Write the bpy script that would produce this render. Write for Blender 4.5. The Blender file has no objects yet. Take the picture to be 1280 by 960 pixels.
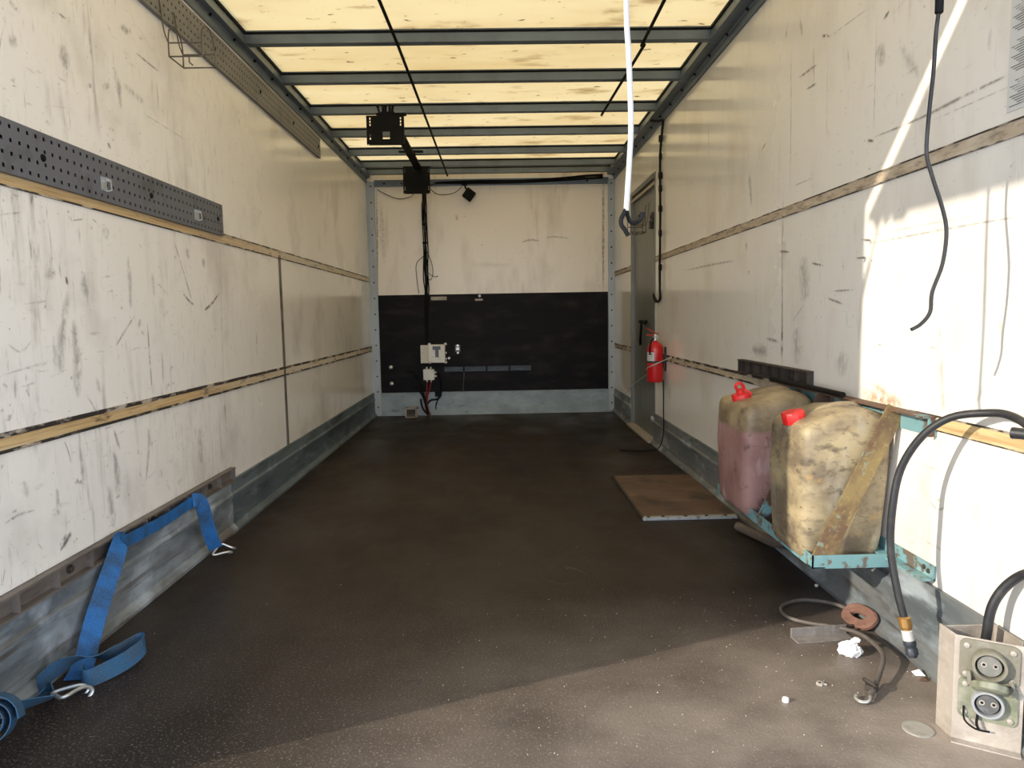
import bpy, bmesh, math, random
from mathutils import Vector, Matrix, noise
random.seed(7)
C = bpy.context.scene.collection
SC = bpy.context.scene

# ------------------------------------------------------------------ camera, world, sun, exposure
YAW, PITCH, ROLL, CAMH, FPX = 0.01712917, 0.09524247, 0.01738272, 0.98369206, 888.0
XL, XR, YB, YE, ZR = -1.28, 1.17, 7.17, 1.27, 2.42       # left wall, right wall, back wall, rear opening, roof
fw = Vector((math.sin(YAW)*math.cos(PITCH), math.cos(YAW)*math.cos(PITCH), -math.sin(PITCH)))
rt = Vector((math.cos(YAW), -math.sin(YAW), 0)); up = rt.cross(fw)
r2 = math.cos(ROLL)*rt - math.sin(ROLL)*up; u2 = math.sin(ROLL)*rt + math.cos(ROLL)*up
cam = bpy.data.objects.new('camera', bpy.data.cameras.new('camera')); C.objects.link(cam)
cam.matrix_world = Matrix(((r2.x,u2.x,-fw.x,0),(r2.y,u2.y,-fw.y,0),(r2.z,u2.z,-fw.z,CAMH),(0,0,0,1)))
cam.data.sensor_width = 36; cam.data.lens = FPX/1280*36; cam.data.clip_start = .02
SC.camera = cam
SUN_DIR = Vector((1, .41, -.427))
sun = bpy.data.objects.new('sun', bpy.data.lights.new('sun', 'SUN')); C.objects.link(sun)
sun.rotation_euler = SUN_DIR.to_track_quat('-Z', 'Y').to_euler()
sun.data.energy = 4.6; sun.data.angle = math.radians(.6); sun.data.color = (1, .90, .74); sun.location = (-5, -2, 5)
w = bpy.data.worlds.new('sky'); SC.world = w; w.use_nodes = True
nt = w.node_tree; bg = nt.nodes['Background']
tc = nt.nodes.new('ShaderNodeTexCoord'); sx = nt.nodes.new('ShaderNodeSeparateXYZ'); mr = nt.nodes.new('ShaderNodeMapRange')
ramp = nt.nodes.new('ShaderNodeValToRGB')
nt.links.new(tc.outputs['Generated'], sx.inputs[0]); nt.links.new(sx.outputs['Z'], ramp.inputs[0]); nt.links.new(ramp.outputs[0], bg.inputs[0])
ramp.color_ramp.elements[0].position = 0; ramp.color_ramp.elements[0].color = (.97, .965, .98, 1)      # bright haze low down
ramp.color_ramp.elements[1].position = .75; ramp.color_ramp.elements[1].color = (.11, .155, .23, 1)
q = ramp.color_ramp.elements.new(.30); q.color = (.38, .46, .58, 1)
bg.inputs[1].default_value = 4.3
SC.view_settings.view_transform = 'Standard'; SC.view_settings.look = 'None'
SC.view_settings.gamma = 1; SC.view_settings.use_curve_mapping = False
SC.view_settings.exposure = 0.14
SC.cycles.max_bounces = 10; SC.cycles.diffuse_bounces = 6; SC.cycles.transmission_bounces = 6
SC.cycles.sample_clamp_indirect = 6

# ------------------------------------------------------------------ materials
def ramp_mask(nt, sock, lo, hi):
    m = nt.nodes.new('ShaderNodeMapRange'); m.inputs[1].default_value = lo; m.inputs[2].default_value = hi
    nt.links.new(sock, m.inputs[0]); return m.outputs[0]
def mul(nt, a, b):
    m = nt.nodes.new('ShaderNodeMath'); m.operation = 'MULTIPLY'
    for i, s in enumerate((a, b)):
        if hasattr(s, 'is_output'): nt.links.new(s, m.inputs[i])
        else: m.inputs[i].default_value = s
    return m.outputs[0]
def coords(nt, scale, loc=(0,0,0)):
    t = nt.nodes.new('ShaderNodeTexCoord'); mp = nt.nodes.new('ShaderNodeMapping')
    mp.inputs['Scale'].default_value = scale if hasattr(scale, '__len__') else (scale,)*3
    mp.inputs['Location'].default_value = loc
    nt.links.new(t.outputs['Object'], mp.inputs[0]); return mp.outputs[0]
def noise_fac(nt, scale, lo, hi, detail=4, rough=.6, seed=0, dist=0):
    n = nt.nodes.new('ShaderNodeTexNoise'); n.inputs['Scale'].default_value = 1; n.inputs['Detail'].default_value = detail
    n.inputs['Roughness'].default_value = rough; n.inputs['Distortion'].default_value = dist
    nt.links.new(coords(nt, scale, (seed*3.7, seed*1.3, seed*2.1)), n.inputs['Vector'])
    return ramp_mask(nt, n.outputs['Fac'], lo, hi)
def axis_mask(nt, axis, a, b):
    t = nt.nodes.new('ShaderNodeTexCoord'); s = nt.nodes.new('ShaderNodeSeparateXYZ')
    nt.links.new(t.outputs['Object'], s.inputs[0]); return ramp_mask(nt, s.outputs[axis], a, b)
def mixc(nt, a, b, fac):
    m = nt.nodes.new('ShaderNodeMix'); m.data_type = 'RGBA'
    for i, s in ((6, a), (7, b)):
        if hasattr(s, 'is_output'): nt.links.new(s, m.inputs[i])
        else: m.inputs[i].default_value = (*s, 1)
    if hasattr(fac, 'is_output'): nt.links.new(fac, m.inputs[0])
    else: m.inputs[0].default_value = fac
    return m.outputs[2]
def mat(name, col, layers=(), rough=.5, metal=0, spec=.5, bump=None, rough_var=None, alpha=None):
    """layers: (colour, scale, lo, hi, strength[, (axis, a, b)]) procedural dirt / wear layers"""
    m = bpy.data.materials.new(name); m.use_nodes = True; nt = m.node_tree; p = nt.nodes['Principled BSDF']
    c = col
    for i, l in enumerate(layers):
        f = mul(nt, noise_fac(nt, l[1], l[2], l[3], seed=i+len(name)), l[4])
        for ax in l[5:]: f = mul(nt, f, noise_fac(nt, *ax[1:], seed=17+i) if ax[0] == 'N' else axis_mask(nt, *ax))
        c = mixc(nt, c, l[0], f)
    if hasattr(c, 'is_output'): nt.links.new(c, p.inputs['Base Color'])
    else: p.inputs['Base Color'].default_value = (*c, 1)
    p.inputs['Roughness'].default_value = rough; p.inputs['Metallic'].default_value = metal
    p.inputs['Specular IOR Level'].default_value = spec
    if rough_var:
        f = noise_fac(nt, rough_var[0], .35, .7, seed=9); mm = nt.nodes.new('ShaderNodeMapRange')
        mm.inputs[3].default_value = rough_var[1]; mm.inputs[4].default_value = rough_var[2]
        nt.links.new(f, mm.inputs[0])
        if len(rough_var) > 3:
            a = axis_mask(nt, *rough_var[3]); ad = nt.nodes.new('ShaderNodeMath'); ad.operation = 'ADD'; ad.use_clamp = True
            nt.links.new(mm.outputs[0], ad.inputs[0]); nt.links.new(mul(nt, a, rough_var[4]), ad.inputs[1]); nt.links.new(ad.outputs[0], p.inputs['Roughness'])
        else: nt.links.new(mm.outputs[0], p.inputs['Roughness'])
    if bump:
        b = nt.nodes.new('ShaderNodeBump'); b.inputs['Strength'].default_value = bump[1]; b.inputs['Distance'].default_value = .01
        n = nt.nodes.new('ShaderNodeTexNoise'); n.inputs['Scale'].default_value = 1; n.inputs['Detail'].default_value = 3
        nt.links.new(coords(nt, bump[0]), n.inputs['Vector']); nt.links.new(n.outputs['Fac'], b.inputs['Height']); nt.links.new(b.outputs[0], p.inputs['Normal'])
    return m

DIRT = (.20, .165, .135)
M = {}
M['gel_left'] = mat('white_panel_left', (.88, .85, .80), [
    ((.50,.45,.40), (1, 7, .9), .52, .74, .55, ('Y', 4.4, 1.8), ('N', (1, 1.6, 1.8), .42, .60)),
    ((.28,.24,.225), (1, 24, 2.6), .56, .72, .8, ('Y', 4.0, 2.0), ('N', (1, 2.2, 2.4), .46, .62)),
    ((.42,.37,.32), (2, 2.4, 2), .52, .74, .45),
    ((.22,.185,.165), (1, 55, 9), .58, .72, .65, ('Y', 4.4, 2.2), ('N', (1, 1.8, 2), .44, .60)),
    ((.30,.26,.23), (1, 9, 60), .64, .76, .5, ('Y', 3.8, 2.0)),
    (DIRT, (60, 60, 60), .66, .75, .6),
    ((.25,.21,.18), (20, 20, 26), .65, .74, .6, ('Y', 4.2, 2.2))],
    rough=.25, spec=.5, bump=((1, 1.2, 5), .05), rough_var=((2, 2, 2), .13, .21, ('Y', 4.4, 2.4), .4))
M['gel_right'] = mat('white_panel_right', (.79, .765, .715), [
    ((.52,.48,.43), (1, 6, 1.0), .52, .75, .45, ('Y', 4.5, 2.0), ('N', (1, 1.6, 1.8), .42, .60)),
    ((.33,.30,.27), (1, 26, 3), .57, .74, .65, ('Y', 4.2, 1.9), ('N', (1, 2.2, 2.4), .48, .64)),
    ((.50,.36,.22), (1.6, 2.2, 1.6), .54, .76, .35),
    ((.25,.22,.20), (1, 55, 9), .60, .74, .5, ('Y', 4.2, 2.0), ('N', (1, 1.8, 2), .46, .62)),
    ((.30,.26,.22), (1, 9, 70), .65, .77, .4, ('Y', 4.0, 2.0)),
    ((.46,.41,.35), (2.5, 2.5, 1.2), .50, .72, .45, ('Y', 3.4, 2.2)),
    (DIRT, (55, 55, 55), .67, .76, .6)],
    rough=.22, spec=.5, bump=((1, 1.2, 6), .06), rough_var=((2, 2, 2), .09, .16, ('Y', 3.6, 2.2), .35))
M['gel_back'] = mat('white_panel_back', (.89, .82, .72), [
    ((.42,.34,.25), (3, 1, .9), .52, .75, .45), ((.30,.22,.15), (30, 30, 30), .67, .76, .6),
    ((.38,.30,.22), (9, 1, 1.2), .58, .76, .4)], rough=.28, bump=((3, 1, 3), .05))
M['roof'] = None
m = bpy.data.materials.new('translucent_roof'); m.use_nodes = True; nt = m.node_tree; out = nt.nodes['Material Output']; p = nt.nodes['Principled BSDF']
c = mixc(nt, (.90,.77,.53), (.76,.60,.35), mul(nt, noise_fac(nt, (.8, 2.2, 1), .4, .75, seed=1), .7))
c = mixc(nt, c, (.45,.30,.14), mul(nt, noise_fac(nt, (2.4, 6, 1), .58, .74, seed=4), .7))
c = mixc(nt, c, (.16,.10,.05), mul(nt, noise_fac(nt, (11, 24, 1), .645, .70, seed=6), .92))
tl = nt.nodes.new('ShaderNodeBsdfTranslucent'); nt.links.new(c, tl.inputs[0]); nt.links.new(c, p.inputs['Base Color']); p.inputs['Roughness'].default_value = .5
mx = nt.nodes.new('ShaderNodeMixShader'); mx.inputs[0].default_value = .15
nt.links.new(tl.outputs[0], mx.inputs[1]); nt.links.new(p.outputs[0], mx.inputs[2]); nt.links.new(mx.outputs[0], out.inputs[0])
M['roof'] = m
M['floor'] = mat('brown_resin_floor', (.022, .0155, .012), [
    ((.040,.029,.022), (1.3, .9, 1), .42, .70, .9),
    ((.012,.009,.008), (2.2, 1.2, 1), .55, .75, .8),
    ((.060,.050,.043), (5, 1.2, 1), .55, .78, .5, ('Y', 3.6, 1.8)),
    ((.46,.385,.325), (2.4, 3.4, 1), .12, .72, .9, ('Y', 2.45, 1.5), ('X', -.7, .95)),  # dust towards the right front, also painting in the sunlit floor's brightness
    ((.42,.36,.30), (170, 170, 170), .56, .72, .6, ('Y', 3.0, 1.6)),
    ((.60,.52,.42), (75, 75, 75), .745, .78, .8)],
    rough=.5, spec=.22, bump=((110, 110, 110), .12), rough_var=((2, 1.4, 1), .30, .6))
GALV = [((.085,.105,.118), (5, 2.5, 8), .42, .62, .8), ((.30,.36,.40), (14, 5, 14), .56, .70, .6), ((.03,.03,.027), (9, 3, 26), .58, .70, .7)]
M['galv'] = mat('galvanised_kick_plate', (.155,.195,.215), GALV, rough=.5, metal=.2, bump=((30,8,30), .1))
M['galv_dirty'] = mat('grimy_kick_plate', (.30,.335,.355), GALV + [((.52,.59,.66), (6, 3.2, 3.2), .50, .62, .8), ((.10,.08,.06), (3, 1.5, 40), .54, .66, .75), ((.12,.085,.06), (3, 3, 9), .42, .62, .8, ('Z', .12, .0))], rough=.55, metal=.1, bump=((30,8,30), .2))
M['galv_right'] = mat('scuffed_kick_plate', (.175,.185,.185), GALV + [((.42,.47,.50), (5, 2.6, 9), .54, .66, .7), ((.13,.095,.07), (3, 2, 12), .50, .70, .7, ('Z', .15, .0))], rough=.55, metal=.1, bump=((30,8,30), .15))
M['galv_back'] = mat('pale_back_kick_plate', (.27,.325,.35), [((.17,.205,.22), (5, 3, 8), .42, .66, .7), ((.06,.07,.07), (9, 3, 30), .60, .70, .6)], rough=.5, metal=.2, bump=((30,8,30), .1))
M['steel'] = mat('grey_roof_steel', (.15,.185,.22), [((.09,.11,.13), (5, 5, 5), .45, .7, .6), ((.36,.38,.38), (3, 30, 30), .6, .75, .4)], rough=.45, metal=.4)
M['post'] = mat('pale_post_steel', (.42,.455,.47), [((.25,.26,.25), (6, 6, 2), .5, .75, .6), ((.30,.24,.17), (12, 12, 6), .62, .78, .4)], rough=.45, metal=.3)
M['perf'] = mat('blue_grey_perforated_steel', (.135,.142,.165), [((.06,.058,.06), (8, 8, 8), .56, .74, .7), ((.22,.22,.235), (3, 14, 14), .58, .75, .4)], rough=.5, metal=.1)
M['perf_high'] = mat('grey_perforated_steel', (.185,.18,.172), [((.09,.085,.08), (8, 8, 8), .56, .74, .6)], rough=.5, metal=.1)
M['wood'] = mat('bare_plywood_edge', (.62,.44,.22), [((.36,.22,.09), (4, 3, 90), .45, .65, .75), ((.75,.62,.40), (6, 1.5, 40), .55, .7, .6), ((.10,.065,.035), (10, 7, 22), .62, .72, .85), ((.66,.60,.51), (1, 2, 3), .15, .4, .9, ('Y', 2.9, 4.6)), ((.10,.07,.05), (10, 6, 50), .58, .66, .8, ('Y', 3.0, 4.0))], rough=.75, bump=((10,6,120), .3))
M['seam_grey'] = mat('torn_grey_seam', (.46,.38,.28), [((.20,.16,.12), (8, 14, 60), .5, .66, .85), ((.62,.55,.44), (5, 9, 40), .55, .7, .7), ((.10,.075,.055), (10, 18, 30), .62, .74, .8)], rough=.8, bump=((10,20,80), .4))
M['black_line'] = mat('black_sealant', (.028,.022,.018), [((.50,.43,.35), (10, 9, 30), .50, .60, .95)], rough=.7)
M['board'] = mat('black_plywood', (.006,.005,.0055), [((.028,.023,.022), (3, 1, 8), .48, .72, .8), ((.004,.0035,.004), (2, 1, 2), .5, .7, .8), ((.09,.075,.07), (22, 1, 60), .68, .76, .5)], rough=.5, spec=.12, bump=((10,1,60), .08))
M['black'] = mat('black_plastic', (.006,.006,.0065), [((.018,.017,.017), (30,30,30), .55, .75, .4)], rough=.65, spec=.2)
M['black_steel'] = mat('black_powder_coat', (.006,.0058,.0055), [((.018,.016,.013), (12,12,12), .55, .75, .5)], rough=.65, spec=.15)
M['rubber'] = mat('black_rubber', (.018,.018,.02), [((.09,.085,.08), (20,20,20), .55, .75, .4)], rough=.48)
M['cable_grey'] = mat('dusty_grey_cable', (.105,.088,.075), [((.18,.16,.14), (20,20,20), .5, .7, .5)], rough=.6)
M['white_tube'] = mat('white_plastic_tube', (.50,.50,.49), [((.38,.37,.34), (8,8,8), .5, .7, .4)], rough=.35)
M['white_box'] = mat('off_white_enclosure', (.80,.79,.74), [((.45,.42,.36), (20,20,20), .56, .75, .5)], rough=.45)
M['red'] = mat('red_gloss_paint', (.56,.010,.012), [((.28,.01,.01), (8,8,8), .55, .75, .4)], rough=.28)
M['red_cap'] = mat('red_plastic', (.72,.022,.02), [((.40,.02,.02), (30,30,30), .55, .75, .5)], rough=.4)
M['zinc'] = mat('zinc_plated_steel', (.55,.56,.55), [((.28,.26,.22), (30,30,30), .5, .72, .5)], rough=.35, metal=.7)
M['blue'] = mat('blue_polyester_webbing', (.012,.125,.37), [((.022,.05,.095), (9,18,11), .42, .62, .85), ((.05,.27,.60), (300,300,300), .5, .7, .5)], rough=.65, bump=((400,400,400), .3))
M['blue_dirty'] = mat('faded_blue_webbing', (.025,.095,.19), [((.055,.06,.065), (10,10,10), .45, .68, .8), ((.10,.24,.36), (300,300,300), .5, .7, .4)], rough=.75, bump=((400,400,400), .3))
M['turq'] = mat('chipped_turquoise_paint', (.16,.31,.33), [((.27,.41,.41), (9,9,9), .5, .7, .6), ((.13,.085,.055), (20,20,20), .53, .60, .9), ((.05,.06,.055), (7,7,7), .6, .74, .7)], rough=.55, bump=((40,40,40), .2))
M['rust_yellow'] = mat('rusty_yellow_bar', (.235,.17,.07), [((.13,.075,.042), (9,9,9), .42, .58, .92), ((.24,.34,.27), (26,26,26), .60, .68, .7), ((.42,.31,.10), (60,60,60), .55, .7, .5)], rough=.65, bump=((60,60,60), .25))
M['rust_brown'] = mat('brown_rusty_steel', (.105,.058,.036), [((.22,.10,.05), (18,18,18), .52, .7, .6), ((.16,.36,.38), (9,9,9), .61, .66, .9)], rough=.7, bump=((60,60,60), .25))
M['rust'] = mat('orange_rust', (.20,.10,.07), [((.33,.18,.13), (30,30,30), .5, .7, .7), ((.10,.06,.045), (24,24,24), .56, .72, .7)], rough=.8, bump=((90,90,90), .35))
M['dark_iron'] = mat('dark_brown_iron', (.050,.040,.033), [((.13,.095,.07), (16,16,16), .52, .72, .6)], rough=.6, metal=.2, bump=((60,60,60), .2))
M['lash'] = mat('grimy_lashing_rail', (.20,.17,.15), [((.22,.205,.19), (20,8,20), .52, .72, .6), ((.06,.05,.043), (14,5,14), .5, .72, .7), ((.20,.11,.07), (12,5,12), .62, .74, .5)], rough=.55, metal=.25, bump=((50,50,50), .15))
M['brass'] = mat('brass_fitting', (.42,.24,.08), [((.25,.12,.05), (40,40,40), .5, .7, .6)], rough=.4, metal=.7)
M['door'] = mat('grey_galvanised_door', (.20,.205,.185), [((.145,.15,.14), (3, 8, 1.1), .42, .68, .8), ((.29,.29,.26), (2, 20, 3), .58, .74, .5), ((.34,.33,.31), (3, 4, 4), .64, .74, .35)], rough=.4, metal=.3)
M['can'] = mat('grimy_natural_plastic', (.41,.33,.195), [((.15,.115,.08), (6, 6, 9), .36, .60, .9), ((.46,.42,.33), (8, 8, 3), .57, .72, .7), ((.10,.075,.05), (13, 13, 26), .54, .68, .8), ((.085,.065,.045), (40, 40, 90), .60, .70, .7), ((.42,.27,.10), (16,16,16), .62, .72, .6)], rough=.5, spec=.4, bump=((25,25,25), .2))
M['disc'] = mat('dusty_disc', (.34,.32,.28), [((.20,.18,.15), (30,30,30), .5, .7, .6)], rough=.75)
M['alu'] = mat('dusty_aluminium', (.42,.37,.32), [((.55,.50,.44), (30,30,30), .5, .7, .7), ((.26,.22,.185), (9,9,14), .5, .7, .7)], rough=.6, metal=.2, bump=((180,180,180), .15))
M['alu_dark'] = mat('grey_steel_scrap', (.20,.18,.165), [((.34,.31,.28),(20,20,20),.5,.7,.6),((.09,.075,.065),(12,12,30),.52,.7,.7)], rough=.6, bump=((60,60,60),.2))
M['olive'] = mat('olive_drab_paint', (.19,.175,.13), [((.27,.255,.21), (30,30,30), .5, .7, .6), ((.09,.085,.065), (20,20,20), .56, .72, .6)], rough=.6, bump=((100,100,100), .15))
M['green_olive'] = mat('green_socket_paint', (.19,.20,.135), [((.30,.29,.23), (30,30,30), .45, .65, .75), ((.09,.10,.07), (20,20,20), .56, .72, .6)], rough=.6, bump=((100,100,100), .15))
M['pale_ring'] = mat('worn_pale_aluminium', (.36,.37,.38), [((.34,.34,.33), (40,40,40), .5, .7, .6)], rough=.5, metal=.3)
M['insert'] = mat('grey_socket_insert', (.17,.165,.145), [((.26,.25,.22), (60,60,60), .5, .7, .5)], rough=.6)
M['insert_dark'] = mat('dark_socket_insert', (.085,.085,.085), [((.20,.20,.19), (60,60,60), .5, .7, .6)], rough=.6)
M['hatch'] = mat('worn_brown_hatch', (.115,.066,.040), [((.20,.135,.09), (3.5, 8, 1), .48, .66, .8), ((.03,.021,.016), (5, 4, 1), .50, .68, .85), ((.30,.22,.16), (9, 30, 1), .64, .74, .5)], rough=.5, bump=((60,60,60), .1))
M['hatch_edge'] = mat('worn_hatch_edge', (.44,.46,.47), [((.13,.10,.085), (26,26,26), .54, .66, .9)], rough=.5, metal=.3)
M['hose_brown'] = mat('muddy_hose', (.115,.088,.072), [((.20,.16,.13), (26,26,26), .5, .7, .6)], rough=.7)
M['paper'] = mat('tissue_paper', (.86,.86,.86), [((.6,.57,.52), (40,40,40), .6, .75, .5)], rough=.9)
M['sticker'] = mat('worn_sticker', (.60,.61,.60), [((.42,.40,.37), (6,6,6), .5, .7, .6)], rough=.5)
M['ground'] = mat('yard_concrete', (.48,.46,.43), [((.26,.25,.24), (1.5,1.5,1.5), .4, .7, .7)], rough=.9)
M['wire'] = mat('tarnished_wire', (.13,.11,.09), [((.06,.05,.042),(30,30,30),.5,.7,.6)], rough=.5, metal=.4)
M['red_wire'] = mat('red_cable', (.22,.02,.018), rough=.5)
M['stone'] = mat('pale_grit', (.66,.62,.52), [((.45,.40,.33), (200,200,200), .5, .7, .5)], rough=.8)
M['flap'] = mat('flap_panel', (.55,.54,.51), [((.40,.38,.35), (2,2,2), .4, .7, .6)], rough=.6)
M['display'] = mat('dark_display', (.035,.04,.05), rough=.3)
M['line_dark'] = mat('dark_print', (.12,.115,.11), [((.5,.5,.48), (14,14,14), .52, .62, .8)], rough=.6)
# rear can: pink fuel showing through the wall up to its level
m = mat('plastic_with_pink_fuel', (.42,.32,.185), [((.17,.12,.07), (7,7,9), .38, .62, .85), ((.11,.08,.06), (13,13,20), .56, .72, .8)], rough=.45, spec=.45, bump=((25,25,25), .15))
nt = m.node_tree; p = nt.nodes['Principled BSDF']; old = p.inputs['Base Color'].links[0].from_socket
pk = mixc(nt, (.38,.215,.19), (.21,.10,.085), mul(nt, noise_fac(nt, (7, 7, 5), .42, .68, seed=3), .85))
pk = mixc(nt, pk, (.62,.44,.43), mul(nt, noise_fac(nt, (11, 11, 4), .58, .72, seed=5), .7))
pk = mixc(nt, pk, (.10,.06,.055), mul(nt, noise_fac(nt, (17, 17, 19), .60, .72, seed=8), .8))
nt.links.new(mixc(nt, pk, old, axis_mask(nt, 'Z', .308, .322)), p.inputs['Base Color']); M['can_pink'] = m
def scuff_mat(name, col):
    m = bpy.data.materials.new(name); m.use_nodes = True; nt = m.node_tree; p = nt.nodes['Principled BSDF']
    p.inputs['Base Color'].default_value = (*col, 1); p.inputs['Roughness'].default_value = .7
    a = nt.nodes.new('ShaderNodeAttribute'); a.attribute_name = 'fade'
    nt.links.new(mul(nt, a.outputs['Fac'], noise_fac(nt, (50, 50, 34), .34, .56, seed=2)), p.inputs['Alpha']); return m
M['scuff'] = scuff_mat('grey_scuff', (.085,.07,.065)); M['scuff_brown'] = scuff_mat('rust_run', (.50,.27,.08)); M['scuff_floor'] = scuff_mat('floor_scuff', (.13,.11,.10))

# ------------------------------------------------------------------ mesh helpers
def wloc(o):
    v = Vector((0,0,0))
    while o: v += o.location; o = o.parent
    return v
class MB:
    def __init__(s): s.v = []; s.f = []; s.mi = []; s.cur = 0; s.fade = {}; s.smooth = True
    def add(s, vs, fs):
        b = len(s.v); s.v += [Vector(x) for x in vs]; s.f += [tuple(b+i for i in f) for f in fs]; s.mi += [s.cur]*len(fs); return s
    def box(s, lo, hi, rot=None, piv=None):
        x0,y0,z0 = lo; x1,y1,z1 = hi
        vs = [Vector(q) for q in ((x0,y0,z0),(x1,y0,z0),(x1,y1,z0),(x0,y1,z0),(x0,y0,z1),(x1,y0,z1),(x1,y1,z1),(x0,y1,z1))]
        if rot is not None:
            pv = Vector(piv) if piv else (Vector(lo)+Vector(hi))/2
            vs = [rot @ (q-pv) + pv for q in vs]
        return s.add(vs, [(0,3,2,1),(4,5,6,7),(0,1,5,4),(1,2,6,5),(2,3,7,6),(3,0,4,7)])
    def bar(s, a, b, wv, tv):
        """bar from a to b, wv / tv full width and thickness vectors"""
        a, b, wv, tv = map(Vector, (a, b, wv, tv)); o = []
        for p_ in (a, b):
            for i, j in ((-.5,-.5),(.5,-.5),(.5,.5),(-.5,.5)): o.append(p_+wv*i+tv*j)
        fs = [(0,3,2,1),(4,5,6,7),(0,1,5,4),(1,2,6,5),(2,3,7,6),(3,0,4,7)]
        if (b-a).dot(wv.cross(tv)) < 0: fs = [f[::-1] for f in fs]
        return s.add(o, fs)
    def tube(s, pts, r, n=8, smooth=3, cap=True):
        pts = [Vector(q) for q in pts]
        rs = r if hasattr(r, '__len__') else [r]*len(pts)
        if smooth and len(pts) > 2: pts, rs = catmull(pts, rs, smooth)
        t0 = (pts[1]-pts[0]).normalized(); nrm = t0.orthogonal().normalized(); rings = []
        for i, q in enumerate(pts):
            t = (pts[min(i+1, len(pts)-1)] - pts[max(i-1, 0)]).normalized()
            nrm = (nrm - t*nrm.dot(t)).normalized(); bn = t.cross(nrm)
            rings.append([q + (nrm*math.cos(2*math.pi*k/n) + bn*math.sin(2*math.pi*k/n))*rs[i] for k in range(n)])
        return s.loft(rings, cap)
    def loft(s, rings, cap=True, closed=True):
        n = len(rings[0]); vs = [q for rg in rings for q in rg]; fs = []
        for i in range(len(rings)-1):
            for k in range(n if closed else n-1):
                a, b = i*n+k, i*n+(k+1) % n; fs.append((a, b, b+n, a+n))
        if cap: fs += [tuple(range(n))[::-1], tuple((len(rings)-1)*n+k for k in range(n))]
        return s.add(vs, fs)
    def lathe(s, prof, o, axis=(0,0,1), n=20, cap=True):
        ax = Vector(axis).normalized(); u = ax.orthogonal().normalized(); v_ = ax.cross(u); o = Vector(o)
        return s.loft([[o + ax*h + (u*math.cos(2*math.pi*k/n) + v_*math.sin(2*math.pi*k/n))*r for k in range(n)] for r, h in prof], cap)
    def cyl(s, a, b, r, n=16): 
        a = Vector(a); b = Vector(b); return s.lathe([(r,0),(r,(b-a).length)], a, b-a, n)
    def ball(s, c, r, n=10, sq=(1,1,1)):
        rg = []; c = Vector(c)
        for i in range(1, n//2+1):
            th = math.pi*i/(n//2+1); rg.append([c+Vector((r*sq[0]*math.sin(th)*math.cos(2*math.pi*k/n), r*sq[1]*math.sin(th)*math.sin(2*math.pi*k/n), -r*sq[2]*math.cos(th))) for k in range(n)])
        return s.loft(rg)
    def ext(s, prof, a, b, axis='Y'):
        """extrude an (p, z) outline along Y (p = x) or along X (p = y)"""
        mk = (lambda q, t: (q[0], t, q[1])) if axis == 'Y' else (lambda q, t: (t, q[0], q[1]))
        return s.loft([[mk(q, a) for q in prof], [mk(q, b) for q in prof]])
    def grid_plate(s, us, vs_, hole, mk, t):
        """plate over cut lines us x vs_, hole(i,j) leaves a cell out; mk(u,v,d) places a point, t thickness"""
        nu, nv = len(us), len(vs_); idx = {}
        pts = []; fs = []
        def P(i, j, d):
            k = (i, j, d)
            if k not in idx: idx[k] = len(pts); pts.append(mk(us[i], vs_[j], t*d))
            return idx[k]
        full = lambda i, j: 0 <= i < nu-1 and 0 <= j < nv-1 and not hole(i, j)
        for i in range(nu-1):
            for j in range(nv-1):
                if not full(i, j): continue
                fs.append((P(i,j,1), P(i+1,j,1), P(i+1,j+1,1), P(i,j+1,1))); fs.append((P(i,j,0), P(i,j+1,0), P(i+1,j+1,0), P(i+1,j,0)))
                for di, dj, e in ((-1,0,((i,j),(i,j+1))),(1,0,((i+1,j+1),(i+1,j))),(0,-1,((i+1,j),(i,j))),(0,1,((i,j+1),(i+1,j+1)))):
                    if not full(i+di, j+dj):
                        (a, b), (c_, d_) = e; fs.append((P(a,b,0), P(a,b,1), P(c_,d_,1), P(c_,d_,0)))
        return s.add(pts, fs)
    def stroke(s, pts, w, a, mk, slot):
        """flat ragged mark on a surface; mk maps (p, q) to a point just off it"""
        cur = s.cur; s.cur = slot
        p2 = [Vector((*q, 0)) for q in pts]
        if len(p2) > 2: p2, _ = catmull(p2, [0]*len(p2), 3)
        else: p2 = [p2[0].lerp(p2[1], k/4) for k in range(5)]
        n = len(p2); b = len(s.v); vs = []
        for i, q in enumerate(p2):
            t = (p2[min(i+1, n-1)] - p2[max(i-1, 0)]); t = t.normalized() if t.length > 1e-6 else Vector((1,0,0)); nn = Vector((-t.y, t.x, 0))
            ww = w*(.55 + .45*math.sin(math.pi*i/(n-1)))*(.8+.4*random.random())
            for k, fd in ((-1, 0), (0, 1), (1, 0)):
                vs.append(mk(q.x+nn.x*ww*k, q.y+nn.y*ww*k)); s.fade[b+len(vs)-1] = .75*a*fd*(.25 if i in (0, n-1) else 1)
        s.add(vs, [f for i in range(n-1) for f in ((3*i, 3*i+1, 3*i+4, 3*i+3), (3*i+1, 3*i+2, 3*i+5, 3*i+4))])
        s.cur = cur
    def build(s, name, mats, parent=None, loc=None, bevel=0, sub=0, flat=False):
        mats = mats if isinstance(mats, (list, tuple)) else [mats]
        org = wloc(parent) if parent else Vector(loc or (0,0,0))
        me = bpy.data.meshes.new(name); me.from_pydata([q-org for q in s.v], [], s.f)
        for mm in mats: me.materials.append(mm)
        me.polygons.foreach_set('material_index', s.mi)
        if s.fade:
            at = me.attributes.new('fade', 'FLOAT', 'POINT'); at.data.foreach_set('value', [s.fade.get(i, 0) for i in range(len(s.v))])
        bm = bmesh.new(); bm.from_mesh(me)
        if not s.fade: bmesh.ops.recalc_face_normals(bm, faces=bm.faces)
        for f in bm.faces: f.smooth = not flat
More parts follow.
